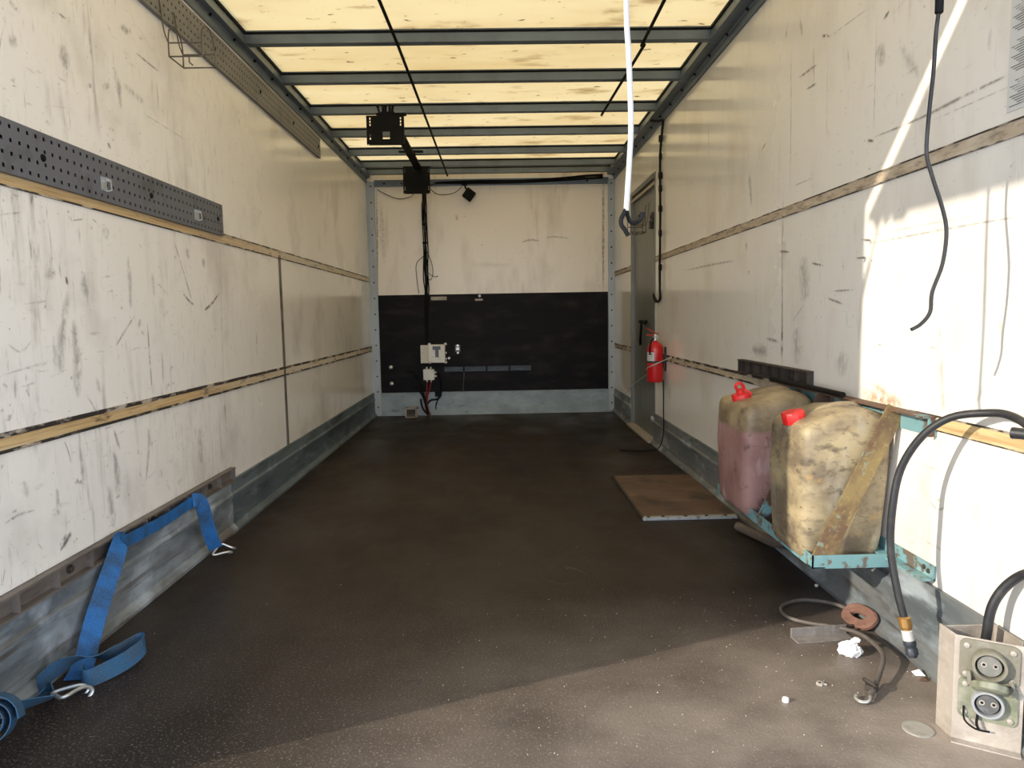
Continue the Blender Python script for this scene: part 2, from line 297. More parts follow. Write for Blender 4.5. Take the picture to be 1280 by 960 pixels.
        for e in bm.edges: e.smooth = not (len(e.link_faces) == 2 and e.calc_face_angle(0) > .6)
        bm.to_mesh(me); bm.free(); me.update()
        o = bpy.data.objects.new(name, me); C.objects.link(o)
        if parent: o.parent = parent
        else: o.location = org
        if bevel: b = o.modifiers.new('bevel', 'BEVEL'); b.width = bevel; b.segments = 2; b.limit_method = 'ANGLE'
        if sub: q = o.modifiers.new('sub', 'SUBSURF'); q.levels = sub; q.render_levels = sub
        return o
def catmull(pts, rs, k):
    P = [Vector(q) for q in pts]; o = []; ro = []
    for i in range(len(P)-1):
        p0, p1, p2, p3 = P[max(i-1,0)], P[i], P[i+1], P[min(i+2, len(P)-1)]
        for j in range(k):
            t = j/k; o.append(.5*((2*p1) + (p2-p0)*t + (2*p0-5*p1+4*p2-p3)*t*t + (3*p1-p0-3*p2+p3)*t**3)); ro.append(rs[i]*(1-t)+rs[i+1]*t)
    return o+[P[-1]], ro+[rs[-1]]
def tag(o, label, cat, group=None):
    o['label'] = label; o['category'] = cat
    if group: o['group'] = group
    return o
def thing(name, label, cat, loc, group=None):
    o = bpy.data.objects.new(name, None); C.objects.link(o); o.location = loc; o.empty_display_size = .05
    return tag(o, label, cat, group)
def struct(o): o['kind'] = 'structure'; return o
def copy_tree(o, parent=None):
    c = o.copy(); C.objects.link(c); c.parent = parent
    for ch in list(o.children): copy_tree(ch, c)
    return c
def ribbon(mb, pts, wvs, w=.05, t=.0026, k=5):
    """strap: centres pts, width directions wvs, flat cross section"""
    P, _ = catmull(pts, [0]*len(pts), k); W, _ = catmull(wvs, [0]*len(wvs), k); rings = []
    for i, q in enumerate(P):
        tg = (P[min(i+1, len(P)-1)] - P[max(i-1, 0)]).normalized(); wd = W[i] - tg*W[i].dot(tg)
        wd = wd.normalized() if wd.length > 1e-5 else tg.orthogonal().normalized(); nn = tg.cross(wd)
        rings.append([q-wd*w/2-nn*t/2, q+wd*w/2-nn*t/2, q+wd*w/2+nn*t/2, q-wd*w/2+nn*t/2])
    return mb.loft(rings)

STROKES_L = [([(2.877,1.304),(2.929,1.217),(2.983,1.122),(3.007,1.077)],0.0081,0.6),([(2.934,1.098),(2.976,1.073),(3.027,1.054)],0.0091,1),([(3.31,1.114),(3.221,1.064),(3.13,1.032)],0.0093,0.9),([(2.622,0.987),(2.621,0.847),(2.626,0.702)],0.0074,0.7),([(2.534,1.007),(2.457,0.953),(2.4,0.909)],0.0071,0.7),([(2.577,0.996),(2.55,0.965)],0.0109,0.7),([(1.937,0.852),(1.939,0.819),(1.942,0.786)],0.0082,0.6),([(2.15,1.125),(2.154,1.099)],0.0091,1),([(2.173,0.995),(2.174,0.874),(2.163,0.761)],0.0275,0.45),([(2.156,1.078),(2.108,0.949),(2.086,0.833)],0.0243,0.4),([(2.071,0.95),(2.065,0.846)],0.0146,0.45),([(2.246,1.143),(2.244,1.064)],0.0316,0.45),([(2.518,1.214),(2.517,1.132),(2.51,1.035)],0.0213,0.4),([(3.145,1.26),(3.165,1.216)],0.0266,0.5),([(2.99,1.286),(3.006,1.239)],0.0253,0.4),([(2.718,0.871),(2.714,0.75)],0.0115,0.4),([(2.383,1.298),(2.387,1.255)],0.0268,0.4),([(2.349,0.633),(2.379,0.56)],0.0099,0.7),([(2.339,0.56),(2.35,0.49),(2.349,0.404)],0.023,0.5),([(2.576,0.602),(2.574,0.538),(2.534,0.414)],0.0109,0.5),([(3.01,0.534),(3.014,0.447),(3.004,0.38)],0.0424,0.4),([(3.295,0.612),(3.299,0.507)],0.0186,0.4),([(2.081,0.643),(2.096,0.607),(2.107,0.568)],0.0044,0.7),([(2.081,0.369),(2.051,0.349),(2.022,0.332)],0.0117,0.9),([(2.058,0.369),(2.021,0.347)],0.0087,0.8),([(1.927,0.477),(1.866,0.483),(1.806,0.475)],0.0054,0.5),([(2.03,0.514),(2.029,0.472),(2.028,0.433)],0.0143,0.45),([(2.292,0.458),(2.304,0.367),(2.307,0.312)],0.0226,0.45),([(2.334,0.407),(2.359,0.409)],0.0066,1),([(1.993,1.839),(2.007,1.831),(2.026,1.827)],0.0112,0.7),([(2.213,1.808),(2.225,1.778),(2.236,1.741)],0.0312,0.6),([(2.201,1.894),(2.251,1.894)],0.0062,0.8),([(2.67,1.945),(2.75,1.94),(2.837,1.937)],0.0075,0.7),([(2.372,1.92),(2.37,1.873),(2.373,1.825)],0.01,0.4),([(2.444,1.772),(2.456,1.753)],0.0344,0.5),([(2.512,1.84),(2.53,1.78),(2.536,1.714)],0.0212,0.5),([(2.558,1.803),(2.627,1.791),(2.706,1.784)],0.018,0.4),([(2.353,1.741),(2.356,1.727)],0.0132,0.9),([(2.466,1.601),(2.475,1.592)],0.0104,1),([(2.433,1.577),(2.451,1.561)],0.0103,1),([(2.104,1.559),(2.143,1.556)],0.0089,0.6),([(2.568,1.997),(2.632,2.0)],0.0181,0.5),([(1.976,1.728),(2.016,1.746)],0.0223,0.4),([(2.694,1.741),(2.855,1.737),(3.045,1.732)],0.0038,0.5),([(3.779,0.928),(3.773,0.802)],0.0106,0.7),([(3.346,1.356),(3.314,0.878),(3.293,0.395)],0.0057,0.35),([(1.977,1.486),(1.988,1.447)],0.0139,0.3),([(1.954,1.039),(2.058,1.05)],0.0055,0.3),([(1.838,0.854),(2.036,0.878)],0.0052,0.35),([(1.878,0.934),(1.922,0.911),(1.975,0.941)],0.0053,0.4),([(2.071,1.154),(2.076,1.109)],0.035,0.35),([(2.683,1.169),(2.689,1.075)],0.0189,0.35),([(2.27,0.818),(2.285,0.76)],0.016,0.35),([(2.719,0.251),(2.732,0.199)],0.0153,0.3),([(1.895,0.569),(1.902,0.519)],0.016,0.3),([(2.156,0.607),(2.16,0.507)],0.0152,0.3)]
STROKES_R = [([(2.884,2.008),(2.871,1.736),(2.864,1.443)],0.0049,0.6),([(2.938,1.488),(2.928,1.274)],0.005,0.7),([(2.567,1.934),(2.553,1.461)],0.0043,0.3),([(2.239,1.849),(2.238,1.519)],0.0038,0.6),([(2.238,1.514),(1.987,1.506),(1.794,1.51),(1.638,1.51)],0.0063,0.7),([(1.932,1.485),(1.636,1.483)],0.0033,0.5),([(2.617,1.958),(2.548,1.932)],0.0081,1),([(2.296,1.518),(2.233,1.503)],0.0071,1),([(2.645,1.872),(2.725,1.873),(2.803,1.875)],0.0074,0.8),([(2.641,1.806),(2.735,1.81)],0.0074,0.8),([(2.681,1.94),(2.668,1.815)],0.0057,0.6),([(2.657,1.472),(2.843,1.474)],0.0045,0.6),([(3.333,1.626),(3.32,1.552),(3.296,1.472)],0.0235,0.5),([(2.291,1.919),(2.56,1.932)],0.0039,0.5),([(2.169,1.862),(2.199,1.847)],0.0092,0.9),([(3.131,1.711),(3.186,1.69)],0.0088,0.8),([(2.226,1.781),(2.191,1.717)],0.0313,0.5),([(2.112,1.757),(2.063,1.685),(2.002,1.621)],0.0238,0.25),([(3.984,2.02),(3.978,1.818)],0.0084,0.6),([(2.939,1.34),(2.925,1.047),(2.911,0.744)],0.0066,0.8),([(2.968,1.233),(2.861,1.22)],0.0092,1),([(2.654,1.16),(2.555,1.145)],0.0075,1),([(2.919,0.922),(2.922,0.796)],0.0164,0.8),([(2.739,1.191),(2.713,1.101),(2.702,1.019)],0.054,0.35),([(3.268,0.814),(3.167,0.811),(3.072,0.809)],0.0368,0.5),([(3.093,0.867),(2.95,0.858)],0.0131,0.7),([(4.452,1.248),(3.901,1.244),(3.543,1.238)],0.0094,0.6),([(2.494,1.051),(2.331,1.051)],0.0053,0.7),([(2.53,1.03),(2.404,1.005)],0.0071,0.7),([(3.325,1.177),(3.325,1.158)],0.014,0.8),([(3.363,1.313),(3.362,1.272)],0.0142,0.7),([(2.816,0.943),(2.715,1.008)],0.0048,0.6),([(2.785,0.918),(2.774,0.855),(2.762,0.777)],0.0549,0.35),([(2.418,0.842),(2.385,0.762)],0.0545,0.35),([(2.177,0.876),(2.149,0.877)],0.0061,0.7),([(1.915,0.882),(1.858,0.874)],0.004,0.5),([(1.857,0.859),(1.849,0.785),(1.837,0.714)],0.0131,0.3),([(1.884,0.463),(1.847,0.446),(1.801,0.47)],0.004,0.6),([(1.853,0.473),(1.832,0.474)],0.0078,0.4),([(2.293,1.208),(2.234,1.199),(2.243,1.187)],0.0065,1),([(2.326,1.152),(2.265,1.149),(2.274,1.135)],0.0065,1),([(2.233,1.191),(1.868,1.19),(1.586,1.186)],0.005,0.5),([(2.235,1.216),(1.939,1.213),(1.724,1.208)],0.0038,0.3),([(3.798,2.344),(4.084,2.319)],0.008,0.5),([(2.807,2.103),(2.781,2.02)],0.0119,0.5),([(2.92,2.118),(2.942,2.065)],0.0082,0.5),([(2.419,1.846),(2.403,1.764)],0.0068,0.4),([(3.683,0.945),(3.638,0.781)],0.0104,0.3),([(1.698,0.522),(1.673,0.368)],0.0191,0.15),([(1.934,0.552),(1.827,0.554)],0.0033,0.4),([(1.921,0.345),(1.796,0.342)],0.0032,0.4),([(1.643,0.955),(1.636,0.918)],0.0139,0.25)]
STROKES_RR = [([(2.265,0.712),(2.153,0.709),(2.027,0.71)],0.0319,0.7),([(2.203,0.752),(2.109,0.731)],0.0186,0.5),([(4.879,0.497),(4.831,0.391)],0.0618,0.3)]
STROKES_B = [([(0.243,1.712),(0.323,1.735),(0.426,1.725)],0.0151,0.7),([(0.483,1.756),(0.586,1.762),(0.722,1.744)],0.0121,0.6),([(1.06,2.27),(1.057,1.724),(1.055,1.209)],0.0151,0.8),([(-1.175,2.27),(-1.204,1.223)],0.0151,0.8),([(-1.14,2.146),(-1.13,1.522)],0.0404,0.3),([(-0.402,1.996),(-0.388,1.933)],0.0202,0.5),([(-0.255,1.508),(0.143,1.486)],0.0404,0.2)]
STROKES_F = [([(-0.396,2.107),(-0.328,2.147),(-0.225,2.125)],0.0178,0.35),([(0.132,2.656),(0.192,2.713),(0.268,2.69),(0.332,2.584)],0.015,0.6),([(0.151,2.571),(0.222,2.527),(0.313,2.553)],0.0109,0.6),([(0.554,2.054),(0.144,1.796)],0.0087,0.15),([(0.198,1.715),(0.183,1.516)],0.0048,0.3),([(0.182,1.716),(0.158,1.503)],0.0036,0.3),([(-0.888,3.738),(-0.892,5.362)],0.0105,0.2),([(-0.285,1.839),(-0.233,1.857),(-0.239,1.816)],0.0078,0.5)]
# ------------------------------------------------------------------ the truck box
mkL = lambda y, z: (XL+.0008, y, z)
mkR = lambda y, z: (XR-.0008, y, z)
mkB = lambda x, z: (x, YB-.0008, z)
mkF = lambda x, y: (x, y, .0008)
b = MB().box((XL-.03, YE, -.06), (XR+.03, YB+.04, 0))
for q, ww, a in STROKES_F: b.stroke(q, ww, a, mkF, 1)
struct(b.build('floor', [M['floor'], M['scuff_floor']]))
b = MB().box((XL-.05, YE, -.06), (XL, YB+.04, 2.45))
rnd = random.Random(3)
for q, ww, a in STROKES_L: b.stroke(q, ww, a, mkL, 1)
for k in range(190):                                            # small knocks and scratches, most of them near the doorway
    y = 1.6 + 3.2*rnd.random()**1.7; z = .3 + 2.0*rnd.random(); L_ = .02+.10*rnd.random()**2; an = rnd.choice((1.57, 1.5, 1.2, .2, -.5, -.9))
    b.stroke([(y, z), (y+math.cos(an)*L_, z+math.sin(an)*L_)], .0012+.004*rnd.random()**3, .25+.6*rnd.random(), mkL, 1)
struct(b.build('wall_left', [M['gel_left'], M['scuff']]))
b = MB()
for lo, hi in (((XR, YE, -.06), (XR+.05, 5.32, 2.45)), ((XR, 6.25, -.06), (XR+.05, YB+.04, 2.45)), ((XR, 5.32, 2.0), (XR+.05, 6.25, 2.45))): b.box(lo, hi)
for q, ww, a in STROKES_R: b.stroke(q, ww, a, mkR, 1)
for q, ww, a in STROKES_RR: b.stroke(q, ww, a, mkR, 2)
for k in range(150):
    y = 1.6 + 3.0*rnd.random()**1.4; z = .3 + 2.0*rnd.random(); L_ = .015+.08*rnd.random()**2; an = rnd.choice((1.57, 1.5, 1.3, .1, .35, -.2))
    if 1.6 < y < 2.3 and z < 1.3 and rnd.random() < .6: continue
    b.stroke([(y, z), (y+math.cos(an)*L_, z+math.sin(an)*L_)], .001+.003*rnd.random()**3, .25+.55*rnd.random(), mkR, 1)
struct(b.build('wall_right', [M['gel_right'], M['scuff'], M['scuff_brown']]))
b = MB().box((XL-.05, YB, -.06), (XR+.05, YB+.05, 2.45))
for q, ww, a in STROKES_B: b.stroke(q, ww, a, mkB, 1)
for k in range(50):
    x = -1.15+2.2*rnd.random(); z = 1.25+.95*rnd.random(); L_ = .01+.06*rnd.random()**2
    b.stroke([(x, z), (x+L_*rnd.choice((1, .3)), z+L_*rnd.choice((.1, .6)))], .001+.003*rnd.random()**3, .5, mkB, 1)
struct(b.build('wall_back', [M['gel_back'], M['scuff']]))
struct(MB().box((XL-.05, 1.29, ZR), (XR+.05, YB+.05, ZR+.004)).build('ceiling', M['roof']))

tn = [0]
def trim(mb, m, **k):
    tn[0] += 1; return struct(mb.build('trim_%d' % tn[0], m, **k))
# wooden battens where the lashing rails have been taken off, black sealant along their edges
def batten(side, z, h, y0, y1, m, edge=.009):
    s = 1 if side < 0 else -1; x = XL if side < 0 else XR; b = MB()
    xs = sorted((x-s*.002, x+s*.004)); b.box((xs[0], y0, z-h/2), (xs[1], y1, z+h/2)); b.cur = 1
    xs = sorted((x-s*.002, x+s*.0055))
    b.box((xs[0], y0, z+h/2-edge*.3), (xs[1], y1, z+h/2+edge*.7)); b.box((xs[0], y0, z-h/2-edge*.5), (xs[1], y1, z-h/2+edge*.2)); trim(b, [m, M['black_line']])
batten(-1, 1.366, .040, YE, YB-.02, M['wood'], .006); batten(-1, .680, .038, YE, YB-.02, M['wood'], .013)
batten(1, 1.384, .034, YE, 5.30, M['seam_grey'], .004); batten(1, 1.384, .034, 6.27, YB-.02, M['seam_grey'], .008)
batten(1, .678, .036, YE, 2.0, M['wood'], .004); batten(1, .672, .030, 2.0, 5.30, M['seam_grey'], .012); batten(1, .672, .030, 6.27, YB-.02, M['seam_grey'], .012)
# kick plates
def kick(name, side, y0, y1, m, top=.235):
    s = 1 if side < 0 else -1; x = XL if side < 0 else XR
    pr = [(0,top),(.012,top),(.012,.182),(.019,.172),(.019,.160),(.013,.150),(.015,.035),(.034,.012),(.034,0),(0,0)]
    return struct(MB().ext([(x+s*p_, z) for p_, z in pr], y0, y1).build(name, m))
kick('baseboard_left', -1, 3.30, YB-.02, M['galv'], .238); kick('baseboard_front_left', -1, YE, 3.297, M['galv_dirty'], .236)
kick('baseboard_right', 1, YE, 5.31, M['galv_right']); kick('baseboard_right_rear', 1, 6.26, YB-.02, M['galv_right'])
b = MB().ext([(YB, .232), (YB-.012, .232), (YB-.014, .03), (YB-.03, .006), (YB-.03, 0), (YB, 0)], XL+.07, XR-.04, 'X'); struct(b.build('baseboard_back', M['galv_back']))
# corner posts with rows of rivets, header above the back wall
def post(x0, x1, xr_):
    b = MB().box((x0, YB-.022, 0), (x1, YB, 2.32)); b.box((xr_-.028, YB-.030, 0), (xr_-.018, YB-.02, 2.31)); b.box((xr_+.018, YB-.027, 0), (xr_+.024, YB-.02, 2.31)); b.cur = 1
    for k in range(15): b.lathe([(.008,0),(.0065,.004),(.002,.006)], (xr_, YB-.022, .09+k*.156), (0,-1,0), 8)
    trim(b, [M['post'], M['black_steel']])
post(XL, XL+.082, XL+.048); post(XR-.066, XR, XR-.034)
b = MB().box((XL+.08, YB-.014, 2.272), (XR-.06, YB, 2.335))
b.cur = 1
for x in (-1.10, -.93, .9): b.lathe([(.010,0),(.008,.005),(.002,.007)], (x, YB-.014, 2.30), (0,-1,0), 8)
trim(b, [M['steel'], M['black_steel']])
# roof rails along both walls
for side in (-1, 1):
    s = 1 if side < 0 else -1; x = XL if side < 0 else XR; wd = .045 if side < 0 else .074
    pr = [(0,2.308),(.010,2.308),(.013,2.318),(.013,2.345),(.018,2.352),(wd,2.357),(wd,2.364),(wd-.006,ZR),(0,ZR)]
    b = MB().ext([(x+s*p_, z) for p_, z in pr], 1.29, YB-.02); b.cur = 1; q = sorted((x+s*(wd-.004), x+s*(wd+.004))); b.box((q[0], 1.37, 2.405), (q[1], YB-.03, 2.4195))
    for k in range(20):
        b.lathe([(.010,0),(.009,.005),(.003,.008)], (x+s*.017, 1.60+k*.29, 2.350), (s,0,-1), 8)
    trim(b, [M['steel'], M['black_steel']])
# rear door frame and the flap door held open above the doorway
b = MB().box((XL-.05, 1.29, 2.335), (XR+.05, 1.36, 2.43)); trim(b, M['steel'])
fl = struct(MB().box((XL-.0, .57, 2.304), (XR+.05, 1.254, 2.324)).build('door_2', M['flap'], bevel=.002))
b = MB()
for y0, y1 in ((1.05, 1.115), (1.135, 1.165), (1.185, 1.22)): b.box((XL, y0, 2.284), (XL+.02, y1, 2.306))
b.build('hinge_bracket', M['steel'], fl)
b = MB().cyl((XL+.03, 1.19, 2.30), (XL+.03, 1.25, 2.16), .006, 10); b.cyl((XL+.03, 1.245, 2.17), (XL+.03, 1.318, 1.99), .011, 10); b.ball((XL+.03, 1.19, 2.30), .012); b.ball((XL+.02, 1.318, 1.99), .016)
b.build('gas_strut', M['black_steel'], fl)
# side door
d = struct(MB().box((XR+.022, 5.325, .02), (XR+.048, 6.245, 1.995)).build('door_1', M['door']))
b = MB()
for lo, hi in (((XR-.006, 5.30, 0), (XR+.024, 5.327, 2.02)), ((XR-.006, 6.243, 0), (XR+.024, 6.27, 2.02)), ((XR-.006, 5.327, 1.985), (XR+.024, 6.243, 2.02))): b.box(lo, hi)
b.build('door_frame', M['door'], d)
b = MB().box((XR-.004, 5.33, 1.935), (XR+.024, 6.24, 1.955)); b.build('head_seal', M['alu'], d)
b = MB().box((XR-.05, 5.33, 0), (XR+.022, 6.245, .022)); b.build('door_sill', M['alu'], d, bevel=.004)
b = MB().tube([(XR-.012,5.80,.915),(XR-.028,5.76,.925),(XR-.028,5.62,.922),(XR-.02,5.575,.905)], .011, 8); b.tube([(XR-.028,5.68,.92),(XR-.03,5.69,.86),(XR-.022,5.76,.79),(XR-.008,5.83,.735)], .010, 8); b.cyl((XR-.028,5.70,.92),(XR+.024,5.70,.92),.012)
b.build('door_handle', M['black'], d)
b = MB().box((XR-.012, 5.35, 1.665), (XR+.024, 5.41, 1.735)); b.cyl((XR-.03,5.36,1.70),(XR-.01,5.36,1.70),.014); b.box((XR-.018, 5.33, 1.70), (XR+.0, 5.40, 1.715)); b.box((XR-.008,5.46,1.63),(XR+.023,5.50,1.69))
b.build('door_latch', M['dark_iron'], d)
b = MB().cyl((XR-.026,5.345,.19),(XR+.022,5.345,.19),.018); b.box((XR-.018,5.30,.165),(XR+.0,5.37,.20)); b.build('door_stop', M['zinc'], d)
struct(MB().box((-30, -30, -1.16), (30, 40, -1.10)).build('ground', M['ground']))

# ------------------------------------------------------------------ roof bows
bows = [(3.765, 'nearest to the open doorway'), (4.363, 'second from the doorway'), (4.998, 'third from the doorway, above the front slotted plate'), (5.602, 'fourth from the doorway'),
        (6.224, 'fifth from the doorway'), (6.711, 'sixth from the doorway'), (7.043, 'last one, right beside the back wall')]
for y, t in bows:
    pr = [(y-.050,2.360),(y,2.360),(y,2.414),(y+.008,2.414),(y+.008,2.4199),(y-.058,2.4199),(y-.058,2.414),(y-.050,2.414)]
    b = MB().ext([(p_, z) for p_, z in pr], XL+.040, XR-.069, 'X'); b.cur = 1; b.box((XL+.045, y-.0525, 2.404), (XR-.074, y-.0495, 2.4139))  # thin black strip along the top stands in for the lip's shadow
    o = b.build('roof_bow', [M['steel'], M['black_steel']], loc=(-.055, y-.025, 2.36))
    tag(o, 'grey steel bow across the yellow roof, ' + t, 'roof beam', 'roof bows')

# ------------------------------------------------------------------ left wall
def perf(name, label, y1, z0, rows, m, loc):
    pitch, hs = .035, .0105; y = YE+.05; us = [y]; 
    n = int((y1-.012-y)/pitch)
    for k in range(n): c_ = y1-.012-(n-k-.5)*pitch; us += [c_-hs/2, c_+hs/2]
    us.append(y1); vs = [z0]
    for k in range(rows): c_ = z0+(k+.5)*pitch; vs += [c_-hs/2, c_+hs/2]
    vs.append(z0+rows*pitch)
    b = MB().grid_plate(us, vs, lambda i, j: i % 2 == 1 and j % 2 == 1, lambda u, v, d_: (XL+.017+d_, u, v), .0018)
    zt = z0+rows*pitch
    b.box((XL+.0015, us[0], z0), (XL+.018, y1, z0+.0018)); b.box((XL+.0015, us[0], zt-.0018), (XL+.018, y1, zt)); b.box((XL+.0015, y1-.0018, z0), (XL+.018, y1, zt))
    b.cur = 1; b.box((XL+.002, us[0], z0+.003), (XL+.0055, y1-.003, zt-.003))  # black sheet added behind the holes to give their shade
    for yy in [y1-.06-k*.62 for k in range(int((y1-YE-.1)/.62)+1)]: b.lathe([(.011,0),(.009,.004),(.003,.006)], (XL+.0188, yy, z0+rows*pitch/2), (1,0,0), 10)
    o = b.build(name, [m, M['black_steel']], loc=loc); return tag(o, label, 'perforated strip')
perf('perforated_strip', 'blue-grey perforated steel strip at mid height of the left wall', 3.355, 1.375, 4, M['perf'], (XL, 2.3, 1.375))
perf('perforated_strip', 'long grey perforated steel strip high under the left roof rail', 5.285, 2.140, 4, M['perf_high'], (XL, 3.3, 2.14))
for y, t in ((2.352, 'nearer of the two on the mid-height perforated strip'), (3.053, 'farther one, at the end of the mid-height perforated strip')):
    r = thing('panel_clip', 'small folded zinc clip, ' + t, 'clip', (XL+.019, y, 1.43), 'zinc clips')
    x = XL+.0195; b = MB().box((x, y-.012, 1.408), (x+.002, y+.022, 1.450)); b.build('back_plate', M['zinc'], r)
    for dy in (-.012, .020):
        b = MB().bar((x+.001, y+dy, 1.446), (x+.016, y+dy, 1.441), (0,.003,0), (.002,0,.010)); b.bar((x+.016, y+dy, 1.446), (x+.018, y+dy, 1.410), (0,.004,0), (.0025,0,0)); b.bar((x+.018, y+dy, 1.411), (x+.001, y+dy, 1.408), (0,.003,0), (0,0,.004)); b.build('prong', M['zinc'], r)
def cradle(name, label, x, s, y0, z0, m, wide):
    r = thing(name, label, 'wire holder', (x, y0, z0)); y1 = y0+.125; ym = (y0+y1)/2; R_ = .0028
    for dd in (.045, .045+wide):
        xx = x+s*dd
        MB().tube([(xx,y0,z0),(xx,y0,z0+.055),(xx,y0+.012,z0+.10),(xx,ym-.02,z0+.127),(xx,ym+.02,z0+.128),(xx,y1-.012,z0+.102),(xx,y1,z0+.06),(xx,y1,z0)], R_, 6, 4).build('hoop', m, r)
    b = MB()
    for xx in (x+s*.045, x+s*(.045+wide)): b.tube([(xx,y0,z0),(xx,y1,z0)], R_, 6)
    for yy, zz in ((y0,z0),(y1,z0),(y0,z0+.05),(y1,z0+.05)): b.tube([(x+s*.045,yy,zz),(x+s*(.045+wide),yy,zz)], R_, 6)
    b.tube([(x+s*(.045+wide*.6),y0,z0),(x+s*(.045+wide*.6),y0,z0-.022),(x+s*(.045+wide*.6),y0+.03,z0-.022)], R_, 6, 0); b.build('base_wires', m, r)
    for yy in (y0, y1): MB().tube([(x+s*.045,yy,z0+.05),(x+s*.03,yy,z0+.10),(x+s*.021,yy,z0+.20),(x+s*.012,yy,z0+.215)], R_, 6).build('hanging_hook', m, r)
    return r
cradle('wire_holder', 'bent wire cradle hooked on the high perforated strip, left wall', XL, 1, 2.835, 1.990, M['wire'], .125)
b = MB().ext([(XL+.0005, 4.218), (XL+.004, 4.218), (XL+.006, 4.226), (XL+.004, 4.234), (XL+.004, 4.242), (XL+.006, 4.250), (XL+.004, 4.258), (XL+.0005, 4.258)], .24, 1.362)
b.v = [Vector((q.x, q.z, q.y)) for q in b.v]; tag(b.build('cover_strip', M['lash'], loc=(XL, 4.238, .24)), 'narrow grey vertical cover strip on the left wall between wooden battens', 'strip')
# lashing rails
def lash(name, label, x, s, y0, y1, z0, z1, pitch, m, t=.026):
    r = thing(name, label, 'lashing rail', (x, y0, z0)); h = z1-z0
    b = MB(); xs = lambda a, c_: tuple(sorted((x+s*a, x+s*c_)))
    a = xs(.001, .004); b.box((a[0], y0, z0), (a[1], y1, z1)); a = xs(.001, t)
    b.box((a[0], y0, z1-.006), (a[1], y1, z1)); b.box((a[0], y0, z0), (a[1], y1, z0+.006)); b.build('channel', m, r)
    n = max(1, round((y1-y0)/pitch)); a = xs(.004, t-.003)
    for k in range(n+1):
        y = min(y0+.004+k*(y1-y0)/n, y1-.004); MB().box((a[0], y-.004, z0+.005), (a[1], y+.004, z1-.005)).build('cross_bar', m, r)
    for k in range(1, n, 3): MB().lathe([(.014,0),(.014,.003),(.010,.004),(.010,.010),(.004,.012)], (x+s*.004, y0+(k+.5)*(y1-y0)/n, (z0+z1)/2), (s,0,0), 10).build('bolt', M['dark_iron'], r)
    return r
lash('lashing_rail', 'grimy slotted lashing rail on top of the left kick plate', XL, 1, YE+.02, 3.32, .236, .298, .165, M['lash'], .028)
lash('lashing_rail', 'short dark slotted rail above the jerrycans on the right wall', XR, -1, 2.615, 3.38, .700, .760, .109, M['dark_iron'], .03)

# blue straps
UP = (0,0,1); r = thing('lashing_strap', 'blue strap threaded through the left lashing rail, ending in a hook', 'strap', (-1.22, 2.6, 0))
xo = XL+.042
b = MB(); ribbon(b, [(-1.19,1.90,.004),(-1.203,1.97,.022),(-1.215,2.05,.10),(-1.221,2.13,.175),(-1.226,2.20,.235),(-1.231,2.243,.272),(-1.238,2.262,.284),(-1.2425,2.30,.270)],
   [(.75,.6,.0),(.72,.68,-.1),(.70,.68,-.15),(.68,.68,-.2),(.62,.7,-.3),(.45,.7,-.45),(.2,.4,-.8),(0,0,-1)], .056)
b.build('hanging_webbing', M['blue'], r)
b = MB(); ribbon(b, [(-1.2425,2.285,.268),(-1.2435,2.42,.262),(-1.243,2.60,.258),(-1.243,2.75,.262),(-1.235,2.80,.268),(-1.220,2.818,.258)],
   [UP,UP,UP,UP,(0,-.1,1),(.2,.5,.7)], .043); b.build('threaded_webbing', M['blue'], r)
b = MB(); ribbon(b, [(-1.232,2.795,.276),(-1.214,2.815,.268),(-1.206,2.830,.225),(-1.203,2.852,.150),(-1.195,2.880,.075),(-1.192,2.895,.045)],
   [(.5,.8,.3),(.6,.75,.2),(.75,.6,.1),(.8,.5,.1),(.82,.5,.1),(.82,.5,.1)], .054); b.build('end_webbing', M['blue'], r)
def hook(r, c, d_, w_, m, sc=1.0):
    """twin claw wire hook: c strap end centre, d_ direction away from the strap, w_ strap width direction"""
    c, d_, w_ = Vector(c), Vector(d_).normalized(), Vector(w_).normalized(); n_ = d_.cross(w_)
    for q in (-1, 1):
        P = [c - w_*0, c + w_*.022*q*sc, c + w_*.026*q*sc + d_*.012*sc, c + w_*.017*q*sc + d_*.035*sc, c + w_*.010*q*sc + d_*.058*sc + n_*.004*sc, c + w_*.010*q*sc + d_*.070*sc + n_*.018*sc, c + w_*.011*q*sc + d_*.060*sc + n_*.030*sc]
        MB().tube(P, .0042*sc, 8, 4).build('hook_claw', m, r)
hook(r, (-1.192,2.897,.040), (.90,.40,-.16), (-.35,-.55,-.55), M['zinc'])
r = thing('strap_tail', 'loose twisted loop of dirty blue webbing on the floor beside the left kick plate', 'strap', (-1.13, 1.93, 0))
b = MB(); ribbon(b, [(-1.245,1.83,.028),(-1.232,1.885,.042),(-1.200,1.915,.054),(-1.165,1.945,.048),(-1.125,1.985,.038),(-1.092,2.035,.042),(-1.070,2.045,.045),(-1.058,2.015,.040),(-1.075,1.955,.030),(-1.105,1.895,.027),(-1.130,1.862,.026),(-1.150,1.868,.027),(-1.158,1.895,.030)],
   [(.1,.2,1),(.15,-.1,1),(.45,-.5,.7),(.6,-.7,.35),(.2,-.2,1),(0,0,1),(0,0,1),(-.1,0,1),(-.25,.1,1),(-.15,.1,1),(0,0,1),(0,0,1),(0,.1,1)], .050); b.build('webbing', M['blue_dirty'], r)
r = thing('hooked_strap', 'dirty blue strap lying in the front left corner with a steel claw hook', 'strap', (-1.2, 1.72, 0))
b = MB(); ribbon(b, [(-1.240,1.650,.046),(-1.232,1.665,.046),(-1.215,1.69,.044),(-1.188,1.735,.034),(-1.165,1.765,.028)], [(.7,-.1,.6),(.6,-.1,.7),(.5,-.3,.75),(.5,-.4,.6),(.6,-.5,.5)], .046); b.build('webbing', M['blue_dirty'], r)
